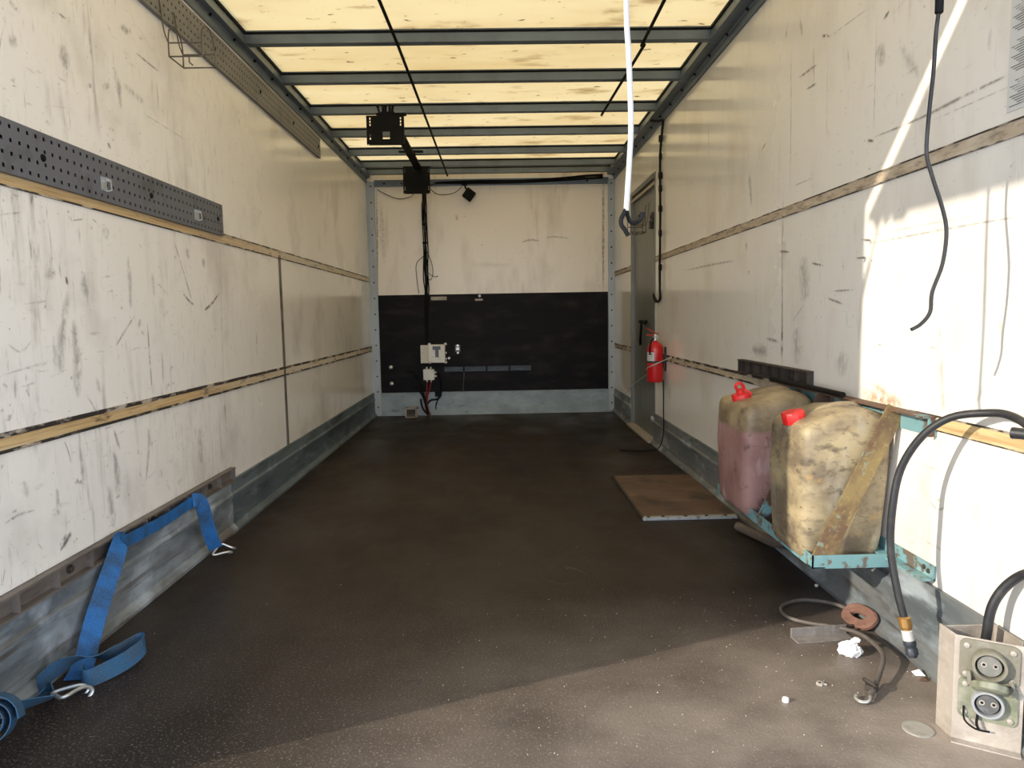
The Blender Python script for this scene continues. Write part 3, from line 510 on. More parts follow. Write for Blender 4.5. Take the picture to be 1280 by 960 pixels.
hook(r, (-1.160,1.772,.028), (.55,.75,.02), (.75,-.55,.1), M['zinc'], 1.15)
b = MB(); ribbon(b, [(-1.235,1.78,.008),(-1.21,1.82,.022),(-1.185,1.80,.030)], [(.5,-.5,.3),(.3,-.4,.8),(.2,-.4,.8)], .034); b.build('keeper_loop', M['blue_dirty'], r)
r = thing('strap_roll', 'rolled blue strap with a round metal core in the bottom left corner', 'strap', (-1.185, 1.57, 0))
pts = []; wv = []; W_ = Vector((-.30,.85,-.30)).normalized(); U_ = W_.cross(Vector(UP)).normalized(); V_ = W_.cross(U_)
for k in range(46):
    a = k*.42; rr = .016+.00098*k; pts.append(Vector((-1.185,1.575,.078)) + U_*rr*math.cos(a) + V_*rr*math.sin(a)); wv.append(W_)
b = MB(); ribbon(b, pts, wv, .052, k=2); b.build('coil', M['blue_dirty'], r)
b = MB().lathe([(.019,-.006),(.021,0),(.019,.007),(.010,.009),(.007,.004)], Vector((-1.185,1.575,.078))-W_*.030, -W_, 14); b.cyl(Vector((-1.185,1.575,.078))-W_*.03,(-1.185,1.575,.078),.010); b.build('core', M['dark_iron'], r)

# ------------------------------------------------------------------ hung from the roof
for nm, pts, t in (('roof_rod', [(-.492,3.05,2.351),(-.481,3.73,2.3515),(-.474,5.4,2.351),(-.470,7.06,2.350)], 'long thin black rod under the roof bows, left of centre'),
                   ('roof_rod', [(.748,2.75,2.351),(.7585,3.775,2.3515)], 'short black rod under the roof on the right, nearer piece'),
                   ('roof_rod', [(.770,3.76,2.3505),(.735,5.031,2.3515)], 'thin black rod under the roof on the right, farther angled piece')):
    tag(MB().tube(pts, .0085, 8, 0).build(nm, M['black_steel'], loc=pts[0]), t, 'rod', 'roof rods')
r = thing('monitor_mount', 'black ceiling mount with two slotted plates on a rail under the roof bows', 'ceiling mount', (-.70, 5.7, 2.36))
b = MB().ext([(-.732,2.318),(-.668,2.318),(-.668,2.332),(-.676,2.332),(-.676,2.350),(-.724,2.350),(-.724,2.332),(-.732,2.332)], 4.93, 6.76); b.build('ceiling_rail', M['black_steel'], r)
for y in (4.975, 6.06, 6.69):
    b = MB().box((-.80, y-.022, 2.350), (-.60, y+.022, 2.3595)); b.box((-.735, y-.02, 2.318), (-.665, y+.02, 2.352)); b.build('cross_plate', M['black_steel'], r)
def slotted(name, x0, x1, y, z0, z1, slots, tilt, par):
    us = sorted({x0, x1} | {q for s_ in slots for q in s_[:2]}); vs = sorted({z0, z1} | {q for s_ in slots for q in s_[2:]})
    mid = lambda a, i: (a[i]+a[i+1])/2
    b = MB().grid_plate(us, vs, lambda i, j: any(s_[0] < mid(us, i) < s_[1] and s_[2] < mid(vs, j) < s_[3] for s_ in slots), lambda u, v, d_: (u, y-d_-(z1-v)*tilt, v), .004)
    b.box((x0+.012, y-.004-(z1-z0)*tilt, z0-.002), (x1-.012, y+.03-(z1-z0)*tilt, z0+.004)); b.box((x0, y-.002-(z1-z0)*.5*tilt, z0), (x0+.004, y+.022, z1)); b.box((x1-.004, y-.002-(z1-z0)*.5*tilt, z0), (x1, y+.022, z1))
    return b.build(name, M['black_steel'], par)
sl = [(-.600-.010, -.600-.002, z-.008, z+.006) for z in (2.262, 2.242, 2.222)] + [(-.806, -.798, z-.008, z+.006) for z in (2.262, 2.242, 2.222, 2.155, 2.135)] + [(-.706, -.698, 2.220, 2.236), (-.705, -.700, 2.248, 2.254), (-.722, -.676, 2.130, 2.178)] + [(-.610, -.604, 2.150, 2.156)]
slotted('front_plate', -.825, -.586, 4.72, 2.100, 2.280, sl, .06, r)
b = MB().box((-.735, 4.725, 2.225), (-.665, 4.79, 2.30)); b.box((-.728, 4.74, 2.28), (-.716, 5.0, 2.345)); b.box((-.684, 4.74, 2.28), (-.672, 5.0, 2.345)); b.cyl((-.745,4.80,2.315),(-.655,4.80,2.315),.012)
for dx in (-.038, 0, .036): b.bar((-.70+dx,4.74,2.27),(-.70+dx*1.3,4.72,2.335),(.012,0,0),(0,.012,0)); b.ball((-.70+dx*1.3,4.72,2.338),.011)
b.build('front_clamp', M['black_steel'], r)
sl = [(x, x+.007, z, z+.012) for x in (-.826, -.613) for z in (2.315, 2.292, 2.152, 2.132)]
slotted('rear_plate', -.838, -.598, 6.585, 2.105, 2.345, sl, .05, r)
b = MB().box((-.80, 6.592, 2.15), (-.64, 6.64, 2.33)); b.box((-.735, 6.60, 2.30), (-.665, 6.72, 2.35)); b.build('rear_housing', M['black'], r)
r = thing('pull_tube', 'white flexible tube hanging from the rear door frame with a black hooked end', 'tube', (.235, 1.32, 2.335))
MB().tube([(.236,1.322,2.335),(.236,1.322,2.0),(.238,1.321,1.55),(.242,1.32,1.45),(.246,1.32,1.33),(.243,1.32,1.26),(.237,1.32,1.172)], .0051, 10, 4).build('tube', M['white_tube'], r)
b = MB().tube([(.238,1.32,1.178),(.232,1.318,1.166),(.227,1.315,1.156),(.2275,1.315,1.146),(.233,1.315,1.138),(.240,1.315,1.126)], .0042, 8, 4)
b.tube([(.238,1.32,1.178),(.241,1.325,1.163),(.247,1.33,1.153),(.259,1.33,1.152),(.266,1.328,1.159),(.268,1.327,1.170)], .0038, 8, 4); b.tube([(.263,1.328,1.166),(.268,1.327,1.162),(.272,1.327,1.170)], .003, 6, 2); b.build('hook_end', M['black'], r)
r = thing('hanging_cable', 'thin black cable with a plug hanging free in front of the right wall', 'cable', (.936, 1.54, 2.418))
b = MB().tube([(.935,1.54,2.40),(.936,1.54,2.0),(.935,1.54,1.70)], .0045, 8, 3); b.tube([(.936,1.54,1.612),(.931,1.54,1.563),(.9285,1.54,1.482),(.9225,1.54,1.40),(.920,1.54,1.317),(.934,1.54,1.267),(.959,1.54,1.199),(.970,1.54,1.148),(.964,1.54,1.08),(.944,1.54,1.02),(.941,1.54,.977),(.923,1.542,.951),(.903,1.544,.939)], .0042, 8, 5); b.build('cord', M['rubber'], r)
MB().lathe([(.004,-.04),(.0085,-.036),(.0085,.018),(.010,.022),(.010,.06),(.006,.066)], (.9355,1.54,1.638), n=12).build('plug', M['black'], r)
MB().box((.92,1.525,2.40),(.95,1.555,2.4198)).build('ceiling_clip', M['black'], r)

# ------------------------------------------------------------------ back wall
tag(MB().box((-1.196, YB-.014, .234), (1.100, YB-.0015, 1.212)).build('lower_panel', M['board'], loc=(-.05, YB, .231), bevel=.001), 'black plywood panel covering the lower part of the back wall', 'panel')
yb = YB-.0145
r = thing('cable_bundle', 'bundle of thin black cables hanging down the back wall behind the rear plate', 'cables', (-.715, YB-.03, 2.2)); rnd = random.Random(5)
for k in range(6):
    o = (k-2.5)*.0065; P = [(-.66+o, 6.66, 2.16), (-.69+o, 6.95, 2.10)] + [(-.713+o*(.9+.6*rnd.random())+.006*rnd.uniform(-1,1), YB-.025-.012*rnd.random(), z) for z in (2.10-.05*k*.2, 1.95, 1.78, 1.62, 1.48, 1.36, 1.25)]
    P += [(-.715+o, YB-.03, 1.18), (-.72+o*.8, YB-.026, .95), (-.72+o*.8, YB-.026, .74)]
    MB().tube(P, .006, 6, 3).build('cable', M['black'], r)
for P in ([(-.712,YB-.02,1.66),(-.675,YB-.02,1.58),(-.650,YB-.02,1.50),(-.645,YB-.02,1.42),(-.665,YB-.02,1.36),(-.690,YB-.02,1.36)], [(-.720,YB-.02,1.60),(-.760,YB-.018,1.57),(-.800,YB-.015,1.53),(-.812,YB-.015,1.47),(-.805,YB-.015,1.35),(-.790,YB-.015,1.225)], [(-.70,YB-.025,1.44),(-.66,YB-.025,1.40),(-.605,YB-.025,1.385),(-.60,YB-.025,1.40)]):
    MB().tube(P, .003, 6, 4).build('loose_wire', M['black'], r)
for z in (1.90, 1.72, 1.5): MB().lathe([(.026,-.008),(.028,0),(.026,.008)], (-.713,YB-.031,z), n=12).build('cable_tie', M['black'], r)
r = thing('overhead_cables', 'thick run of black cables along the top edge of the back wall', 'cables', (.25, YB-.04, 2.29))
for k in range(4): MB().tube([(-.62,6.72,2.20),(-.60,7.0,2.26),(-.56,YB-.035,2.292+.004*k),(-.15,YB-.036-.004*k,2.286+.009*k),(.25,YB-.036,2.288+.008*k),(.62,YB-.036-.005*k,2.300+.009*k),(.88,YB-.04,2.312+.012*k),(1.05,YB-.045,2.318+.010*k)], .0055, 6, 4).build('cable', M['black'], r)
b = MB().tube([(.70,YB-.04,2.325),(.85,YB-.045,2.342),(1.05,YB-.05,2.350)], .011, 8, 4); b.build('cable', M['black'], r)
tag(MB().tube([(-1.17,YB-.010,2.243),(-1.10,YB-.014,2.205),(-1.02,YB-.017,2.168),(-.95,YB-.018,2.150),(-.88,YB-.02,2.160),(-.82,YB-.03,2.185),(-.78,6.9,2.22),(-.74,6.648,2.25)], .0035, 6, 4).build('loose_wire', M['black'], loc=(-1.0,YB,2.17)), 'thin black wire sagging from the top left corner to the rear plate', 'wire', 'loose wires')
tag(MB().tube([(-.66,6.648,2.20),(-.63,6.95,2.205),(-.58,YB-.03,2.190),(-.50,YB-.02,2.185),(-.42,YB-.02,2.200),(-.36,YB-.03,2.235),(-.33,YB-.035,2.275)], .0035, 6, 4).build('loose_wire', M['black'], loc=(-.5,YB,2.19)), 'thin black wire sagging from the rear plate to the small black speaker', 'wire', 'loose wires')
r = thing('speaker', 'small square black speaker hung tilted as a diamond under the top cables', 'speaker', (-.27, YB-.05, 2.17))
R45 = Matrix.Rotation(math.radians(38), 3, 'Y')
MB().box((-.315,YB-.105,2.122),(-.217,YB-.045,2.224), R45).build('housing', M['black'], r, bevel=.006)
MB().box((-.307,YB-.109,2.130),(-.225,YB-.104,2.216), R45).build('grille', M['black_steel'], r, bevel=.002)
b = MB().tube([(-.27,YB-.06,2.20),(-.30,YB-.05,2.245),(-.31,YB-.02,2.285)], .009, 8, 3); b.box((-.335,YB-.02,2.27),(-.285,YB-.013,2.30)); b.build('bracket', M['black_steel'], r)
# electrical boxes
r = thing('control_box', 'off-white electrical box with its door swung open on the black panel', 'electrical box', (-.645, yb, .53))
b = MB().box((-.700,yb-.11,.535),(-.540,yb+.0005,.715)); 
for x in (-.70, -.54):
    for z in (.535, .715): b.cyl((x,yb-.006,z),(x,yb+.0005,z),.016,10)
b.build('case', M['white_box'], r, bevel=.003)
b = MB().bar((-.702,yb-.112,.622),(-.760,yb-.205,.628),(0,0,.178),(.018,.010,0)); b.build('door', M['white_box'], r, bevel=.003)
b = MB().box((-.660,yb-.113,.665),(-.580,yb-.109,.700)); b.box((-.635,yb-.113,.590),(-.600,yb-.109,.667)); b.build('display_window', M['display'], r)
for z in (.66,.60): MB().cyl((-.525,yb-.05,z-.03),(-.545,yb-.05,z-.03),.012,10).build('cable_gland', M['zinc'], r)
r = thing('junction_box', 'small off-white junction box with cable glands below the open box', 'electrical box', (-.71, yb, .355))
MB().box((-.765,yb-.06,.360),(-.655,yb+.0005,.468)).build('case', M['white_box'], r, bevel=.004)
for P, a in (((-.73,.468),(0,0,1)),((-.69,.468),(0,0,1)),((-.73,.360),(0,0,-1)),((-.69,.360),(0,0,-1)),((-.655,.435),(1,0,0)),((-.655,.398),(1,0,0))):
    MB().lathe([(.011,0),(.011,.012),(.008,.014),(.008,.022)], (P[0],yb-.03,P[1]), a, 10).build('cable_gland', M['white_box'], r)
r = thing('wall_switch', 'small black switch with a pale button on the black panel', 'switch', (-.415, yb, .62)); MB().box((-.445,yb-.03,.635),(-.388,yb+.0005,.705)).build('case', M['display'], r, bevel=.003)
b = MB().cyl((-.415,yb-.042,.700),(-.415,yb-.028,.700),.012,10); b.cyl((-.415,yb-.042,.628),(-.415,yb-.005,.628),.010,10); b.box((-.432,yb-.034,.655),(-.400,yb-.029,.680)); b.build('button', M['zinc'], r)
b = MB().lathe([(.014,0),(.014,.02),(.006,.026)], (-.505,yb,.575), (0,-1,0), 10); b.lathe([(.009,.02),(.009,.05)], (-.505,yb,.575), (0,-1,0), 8); tag(b.build('cable_gland', M['zinc'], loc=(-.505,yb,.575)), 'tiny zinc gland fixed beside the off-white electrical box', 'gland')
r = thing('wall_rail', 'dark horizontal slotted rail fixed low on the black panel', 'rail', (-.12, yb, .46))
b = MB().ext([(yb,.438),(yb-.022,.438),(yb-.022,.446),(yb-.008,.446),(yb-.008,.478),(yb-.022,.478),(yb-.022,.486),(yb,.486)], -.555, .330, 'X'); b.build('channel', mat('dark_blue_rail', (.035,.045,.055), [((.10,.13,.15),(8,8,40),.52,.7,.7)], rough=.45, metal=.3), r)
for x in (-.36, -.13, .10, .325): MB().box((x-.008,yb-.026,.434),(x+.008,yb+.0005,.490)).build('rail_clip', M['black'], r)
tag(MB().tube([(-.358,yb-.02,.436),(-.362,yb-.024,.36),(-.370,yb-.02,.28),(-.368,yb-.012,.233)], .005, 6, 3).build('dangling_wire', M['cable_grey'], loc=(-.36,yb,.33)), 'short grey wire dangling from the dark rail on the black panel', 'wire')
for k, (x, z, rr, t) in enumerate(((-1.093,.492,.021,'upper'),(-1.090,.327,.021,'lower'))):
    o = MB().lathe([(rr,0),(rr,.006),(rr*.7,.010),(rr*.6,.018),(rr*.3,.020)], (x,yb,z), (0,-1,0), 14).build('wall_button', M['zinc'], loc=(x,yb,z)); tag(o, 'round pale button at the left end of the black panel, %s of the two' % t, 'button', 'round buttons on the black panel')
tag(MB().box((-.672,yb-.004,1.155),(-.515,yb+.0005,1.190)).build('name_plate', M['alu'], loc=(-.59,yb,1.17)), 'long worn metal plate at the top edge of the black panel', 'plate')
tag(MB().box((-.232,yb-.003,1.143),(-.155,yb+.0005,1.162)).build('name_plate', M['alu'], loc=(-.19,yb,1.15)), 'small pale strip plate below a round screw on the black panel', 'plate')
tag(MB().lathe([(.014,0),(.012,.008),(.004,.010)], (-.186,yb,1.190), (0,-1,0), 12).build('screw_head', M['zinc'], loc=(-.186,yb,1.19)), 'round screw head at the top of the black panel', 'screw')
r = thing('floor_cables', 'tangle of black and red cables running down from the junction box to the floor', 'cables', (-.73, YB-.05, .01)); rnd = random.Random(9)
for P, q, m_ in (([(-.73,yb-.03,.345),(-.735,yb-.03,.28),(-.742,yb-.03,.20),(-.752,yb-.035,.10),(-.742,yb-.05,.02)], .008, 'red_wire'), ([(-.69,yb-.03,.345),(-.705,yb-.035,.27),(-.735,yb-.045,.17),(-.725,yb-.05,.06),(-.70,yb-.07,.01)], .007, 'red_wire'),
    ([(-.62,yb-.02,.435),(-.600,yb-.03,.35),(-.590,yb-.03,.25),(-.625,yb-.035,.17),(-.70,yb-.04,.155),(-.738,yb-.045,.10),(-.735,yb-.05,.01)], .009, 'black'), ([(-.94,yb-.02,.46),(-.87,yb-.025,.44),(-.80,yb-.03,.33),(-.765,yb-.04,.21),(-.742,yb-.05,.10),(-.72,yb-.06,.012)], .010, 'black'),
    ([(-.85,yb-.02,.30),(-.79,yb-.03,.22),(-.755,yb-.045,.13),(-.725,yb-.055,.012)], .010, 'black'), ([(-.60,yb-.03,.23),(-.62,yb-.03,.17),(-.645,yb-.03,.12),(-.65,yb-.03,.06)], .005, 'black'), ([(-.80,yb-.03,.17),(-.79,yb-.035,.10),(-.765,yb-.045,.05),(-.72,yb-.07,.012)], .009, 'black')):
    MB().tube(P, q, 8, 4).build('cable', M[m_], r)
MB().box((-.655,yb-.04,.190),(-.590,yb-.008,.262)).build('connector', M['black'], r, bevel=.004)
r = thing('floor_frame', 'small open metal bracket box standing on the floor at the back wall', 'bracket', (-.88, 7.03, 0))
b = MB()
for x in (-.937, -.835): b.box((x-.006,6.98,0),(x+.006,6.995,.095)); b.box((x-.006,7.12,0),(x+.006,7.135,.095)); b.box((x-.006,6.98,.083),(x+.006,7.135,.095))
b.box((-.943,6.98,.083),(-.829,6.992,.095)); b.box((-.943,7.123,.083),(-.829,7.135,.095)); b.box((-.943,6.98,0),(-.829,7.135,.006)); b.build('frame', M['alu'], r, bevel=.001)
MB().box((-.925,6.996,.030),(-.848,7.10,.078)).build('insert', M['dark_iron'], r, bevel=.004)

# ------------------------------------------------------------------ right wall, far end
r = thing('wall_cable', 'black taped cable running down the right wall beside the side door', 'cables', (1.14, 5.1, 1.7)); rnd = random.Random(4)
for k in range(3):
    o = (k-1)*.010; P = [(1.105, 5.17+o, 2.345), (1.135, 5.08+o, 2.318), (1.150, 5.0+o, 2.300), (1.154, 5.03+o, 2.24)] + [(1.156-.003*rnd.random(), 5.09+o*rnd.uniform(.2,1.3), z) for z in (2.1, 1.9, 1.7, 1.5, 1.3, 1.15)] + [(1.157, 5.10+o, 1.092), (1.157, 5.16+o, 1.070), (1.157, 5.25, 1.085+o), (1.155, 5.31, 1.12+o)]
    MB().tube(P, .0068, 6, 3).build('cable', M['black'], r)
for z, q in ((2.20,.014),(2.08,.012),(1.95,.015),(1.86,.013),(1.72,.014),(1.55,.0125),(1.31,.013)): MB().lathe([(q*.8,-.024),(q,-.015),(q,.015),(q*.8,.024)], (1.1545,5.085,z), n=10).build('tape_wrap', M['black'], r)
r = thing('fire_extinguisher', 'red fire extinguisher hung on the right wall beside the side door', 'fire extinguisher', (1.095, 4.97, .50)); ex, ey = 1.095, 4.97
MB().lathe([(.040,.502),(.053,.508),(.056,.520),(.056,.735),(.053,.757),(.042,.776),(.024,.788),(.017,.792),(.017,.80)], (ex,ey,0), n=28).build('body', M['red'], r)
MB().lathe([(.019,.797),(.019,.812),(.015,.815),(.015,.838),(.011,.842)], (ex,ey,0), n=16).build('valve', M['zinc'], r)
b = MB().bar((ex+.018,ey,.833),(ex-.062,ey-.01,.836),(0,.020,0),(0,0,.008)); b.build('carry_handle', M['red'], r, bevel=.002)
b = MB().bar((ex+.022,ey,.845),(ex-.02,ey-.005,.858),(0,.020,0),(0,0,.006)); b.bar((ex-.02,ey-.005,.858),(ex-.066,ey-.01,.885),(0,.018,0),(0,0,.006)); b.build('squeeze_lever', M['red'], r, bevel=.002)
b = MB().lathe([(.013,0),(.013,.008),(.009,.010)], (ex+.005,ey-.015,.822), (.2,-1,0), 12); b.build('pressure_gauge', M['white_tube'], r)
P = []
for k in range(11):
    a = math.radians(182+k*7); P.append((ex+.0568*math.cos(a), ey+.0568*math.sin(a)))
b = MB().loft([[(x, y, .655), (x, y, .715)] for x, y in P], cap=False, closed=False); b.build('label', M['sticker'], r)
b = MB()
for z0, z1 in ((.667,.671),(.683,.687),(.697,.704)): b.loft([[(ex+(x-ex)*1.006, ey+(y-ey)*1.006, z0), (ex+(x-ex)*1.006, ey+(y-ey)*1.006, z1)] for x, y in P[2:9]], cap=False, closed=False)
b.build('label_print', M['line_dark'], r)
b = MB().tube([(ex-.012,ey-.012,.81),(ex-.032,ey-.025,.795),(ex-.045,ey-.038,.760),(ex-.046,ey-.040,.70)], .006, 8, 4); b.build('discharge_hose', M['black'], r)
b = MB().box((ex+.055,ey-.02,.60),(XR-.0005,ey+.02,.70)); b.box((XR-.006,ey-.02,.58),(XR-.0005,ey+.02,.75)); b.lathe([(.0575,.64),(.0575,.655)], (ex,ey,0), n=28, cap=False); b.build('wall_bracket', M['dark_iron'], r)
tag(MB().tube([(1.160,4.76,.690),(1.05,4.88,.625),(1.028,4.95,.600),(1.05,5.05,.578),(1.14,5.35,.545),(1.155,5.9,.425),(1.160,6.25,.345),(1.162,6.42,.290),(1.162,6.55,.270),(1.162,6.70,.285),(1.162,6.90,.325)], .0035, 6, 4).build('white_string', M['white_tube'], loc=(1.12,5.4,.5)), 'thin white string slung from the extinguisher across the lower side door', 'string')
tag(MB().tube([(1.163,5.02,.52),(1.162,5.0,.40),(1.150,4.95,.30),(1.144,4.915,.20),(1.140,4.92,.12),(1.125,4.98,.03),(1.08,5.03,.006),(.98,5.02,.005),(.86,5.07,.005)], .0042, 6, 4).build('thin_cable', M['black'], loc=(1.14,4.95,.2)), 'thin black cable hanging below the fire extinguisher onto the floor', 'cable')
cradle('wire_holder', 'dark wire cradle hooked beside the side door, behind the white tube end', XR, -1, 5.44, 1.60, M['dark_iron'], .115)
r = thing('wall_sticker', 'worn printed sheet on the right wall, cut by the photo edge', 'sticker', (XR, 1.55, 1.42))
MB().box((XR-.002,1.44,1.425),(XR-.0004,1.652,1.75)).build('sheet', M['sticker'], r); b = MB()
z = 1.435
for k in range(56):
    if k not in (11, 12, 13, 27, 28, 29, 44): b.box((XR-.0026,1.45,z),(XR-.0019,1.644-.008*((k*7) % 4),z+.0020))
    z += .0054
b.build('printed_lines', M['line_dark'], r)

# ------------------------------------------------------------------ floor hatch
r = thing('floor_hatch', 'worn brown hatch panel with a pale metal front edge on the floor', 'hatch', (.90, 3.75, 0))
b = MB().box((.680,3.335,0),(1.132,4.215,.010)); b.build('panel', M['hatch'], r, bevel=.002)
b = MB().box((.668,3.315,0),(.679,4.22,.014)); b.box((.668,4.216,0),(1.132,4.224,.012)); b.build('side_edging', M['dark_iron'], r)
b = MB().box((.672,3.300,0),(1.125,3.334,.014)); b.build('front_edging', M['hatch_edge'], r, bevel=.002)
for x in (.70, .77, .88, .98, 1.07): MB().lathe([(.009,0),(.008,.003),(.003,.004)], (x,3.317,.014), n=10).build('screw', M['dark_iron'], r)
r = thing('pipe_stub', 'muddy brown hose end lying on the floor beside the front edge of the floor hatch', 'hose', (1.05, 3.05, 0))
b = MB().tube([(1.058,3.10,.026),(1.085,3.02,.024),(1.10,2.93,.030),(1.10,2.80,.050),(1.095,2.68,.085),(1.08,2.60,.105)], .021, 12, 4, cap=False); b.tube([(1.058,3.10,.026),(1.085,3.02,.024),(1.10,2.93,.030)], .014, 12, 3, cap=True); b.build('hose', M['hose_brown'], r)

# ------------------------------------------------------------------ jerrycan rack
r = thing('jerrycan_rack', 'turquoise angle-iron rack with rusty diagonal bars bolted to the right wall', 'rack', (1.04, 2.45, .225))
y0, y1, xo = 2.02, 2.93, .912
def angle(name, a, b_, wv, tv, m): return MB().bar(a, b_, wv, tv).build(name, m, r)
b = MB().bar((xo,y0+.002,.245),(XR-.003,y0+.002,.245),(0,0,.040),(0,.004,0)); b.bar((xo,y0+.020,.2275),(XR-.003,y0+.020,.2275),(0,.036,0),(0,0,.004)); b.build('tray_front_bar', M['turq'], r)
b = MB().bar((xo+.002,y0,.245),(xo+.002,y1,.245),(0,0,.040),(.004,0,0)); b.bar((xo+.020,y0,.2275),(xo+.020,y1,.2275),(.036,0,0),(0,0,.004)); b.build('tray_outer_bar', M['turq'], r)
b = MB().bar((xo,y1,.245),(XR-.003,y1,.245),(0,0,.040),(0,.004,0)); b.build('tray_rear_bar', M['turq'], r)
for x in (.985, 1.085): angle('tray_slat', (x,y0+.02,.2305), (x,y1,.2305), (.045,0,0), (0,0,.004), M['rust_brown'])
b = MB().bar((XR-.004,1.842,.270),(XR-.004,y1,.270),(0,0,.040),(.005,0,0)); b.bar((XR-.022,1.842,.2525),(XR-.022,y0+.2,.2525),(.040,0,0),(0,0,.005)); b.build('lower_wall_bracket', M['turq'], r)
for y, z in ((1.866,.270),(1.885,.275)): MB().lathe([(.007,0),(.006,.004),(.002,.006)], (XR-.0065,y,z), (-1,0,0), 8).build('bracket_bolt', M['dark_iron'], r)
angle('upper_wall_rail', (XR-.004,1.862,.668), (XR-.004,y1-.04,.668), (0,0,.054), (.005,0,0), M['turq'])
angle('upper_rail_lip', (XR-.022,1.862,.6945), (XR-.022,y1-.04,.6945), (.044,0,0), (0,0,.005), M['rust_brown'])
angle('upper_rail_end', (XR-.014,1.8625,.668), (XR-.014,1.8665,.668), (.022,0,0), (0,0,.054), M['rust_brown'])
b = MB().tube([(1.127,2.92,.707),(1.127,2.7,.707),(1.127,2.3,.707)], .010, 8, 2); b.build('loose_rod', M['black'], r)
for y, m_ in ((y0+.008, 'rust_yellow'), (2.468, 'rust_brown')):
    a = Vector((.952, y, .276)); c_ = Vector((1.148, y, .690)); dr = (c_-a).normalized(); wv = Vector((dr.z, 0, -dr.x))*.058
    MB().bar(a-dr*.040, c_+dr*.01, wv, (0,.005,0)).build('diagonal_bar', M[m_], r)
def jerrycan(name, label, x0, x1, y0, y1, z0, h, m, capx, seed, stopper):
    cx, cy = (x0+x1)/2, (y0+y1)/2; hx, hy = (x1-x0)/2, (y1-y0)/2; rr = .058
    r = thing(name, label, 'jerrycan', (cx, cy, z0)); b = MB(); rings = []; N = 56
    prof = [(0,.84),(.008,.915),(.022,.95),(.06,.975),(.15,.985),(.26,.99),(.38,1.0),(.52,1.0),(.66,1.0),(.76,1.0),(.83,.99),(.875,.965),(.905,.93),(.932,.87),(.950,.79),(.962,.68),(.970,.5),(.974,.25)]
    for t, s_ in prof:
        rg = []
        dx = .010*(t-.5)
        for k in range(N):
            a = 2*math.pi*k/N; e = .26
            ca, sa = math.cos(a), math.sin(a); ux = math.copysign(abs(ca)**e, ca); uy = math.copysign(abs(sa)**e, sa)
            tap = .905 + .095*min(t/.55, 1); q = Vector((cx + hx*ux*s_*tap + dx, cy + hy*uy*s_*tap, z0+t*h))
            nz = noise.noise(Vector((q.x*7+seed, q.y*7, q.z*6)))*.0035 + noise.noise(Vector((q.x*18, q.y*18+seed, q.z*18)))*.001
            q.z -= .030*max(0, (t-.80)/.174)*max(0, min(1, (capx+.105-q.x)/.09))
            dirn = Vector((q.x-cx, q.y-cy, 0)); q += dirn.normalized()*(nz if .02 < t < .99 else 0)
            rg.append(q)
        rings.append(rg)
    b.loft(rings); b.build('body', m, r)
    zt = z0+h
    b = MB().tube([(capx+.055,cy,zt-.056),(capx+.080,cy,zt-.038),(capx+.115,cy,zt-.028),(x1-.085,cy,zt-.024),(x1-.050,cy,zt-.034),(x1-.015,cy,zt-.070)], [.022,.022,.022,.022,.026,.03], 12, 5); b.build('handle', m, r)
    # filler neck and ribbed cap
    ax = Vector((-.22, -.05, 1)).normalized(); o = Vector((capx, cy-.01, zt-.090))
    MB().lathe([(.037,-.02),(.034,.02),(.026,.030),(.026,.042)], o, ax, 24).build('neck', m, r)
    b = MB(); u = ax.orthogonal().normalized(); v_ = ax.cross(u); rg = []
    for q, hh in ((.0325,.026),(.0335,.029),(.0335,.058),(.031,.062),(.012,.063)):
        rg.append([o+ax*hh+(u*math.cos(2*math.pi*k/48)+v_*math.sin(2*math.pi*k/48))*(q+(.0014 if (k//2) % 2 else 0)) for k in range(48)])
    b.loft(rg); b.build('cap', M['red_cap'], r)
    if stopper:
        t0 = o+ax*.06
        b = MB().cyl(t0, t0+ax*.02, .015, 14); b.tube([t0+ax*.02+Vector((-.012,0,0)), t0+ax*.034+Vector((-.014,-.002,0)), t0+ax*.044+Vector((0,-.004,0)), t0+ax*.034+Vector((.014,-.002,0)), t0+ax*.018+Vector((.016,0,0))], .006, 8, 4); b.build('spout_stopper', M['red_cap'], r)
        MB().tube([o+ax*.050+Vector((.03,-.01,0)), o+ax*.064+Vector((.036,-.01,0)), t0+ax*.02+Vector((.014,0,0))], .004, 8, 4).build('stopper_strap', M['red_cap'], r)
    return r
jerrycan('jerrycan', 'grimy beige jerrycan with a red cap, nearer one on the turquoise rack', .890, 1.164, 2.052, 2.345, .2335, .468, M['can'], .926, 1.3, False)
jerrycan('jerrycan', 'jerrycan half full of pink fuel with a red spout cap, farther one on the rack', .878, 1.146, 2.520, 2.880, .2335, .470, M['can_pink'], .934, 6.1, True)

# ------------------------------------------------------------------ hoses and socket box on the right
r = thing('air_hose', 'black rubber hose arching from the right edge down to a brass and white coupling', 'hose', (1.05, 1.75, .1))
MB().tube([(1.156,1.41,.600),(1.155,1.45,.680),(1.153,1.51,.722),(1.150,1.565,.740),(1.135,1.612,.741),(1.088,1.680,.722),(1.045,1.725,.668),(1.015,1.760,.578),(1.000,1.765,.470),(1.000,1.765,.366),(1.010,1.745,.262),(1.022,1.730,.195)], .0095, 12, 6).build('rubber_hose', M['rubber'], r)
a = Vector((1.020,1.7315,.203)); ax = (Vector((1.036,1.715,.112))-Vector((1.022,1.730,.195))).normalized()
MB().lathe([(.0115,0),(.0155,.004),(.0155,.026),(.0125,.030),(.0125,.038)], a, ax, 16).build('brass_ferrule', M['brass'], r)
MB().lathe([(.0125,.034),(.0140,.036),(.0140,.062)], a, ax, 16).build('white_sleeve', M['white_tube'], r)
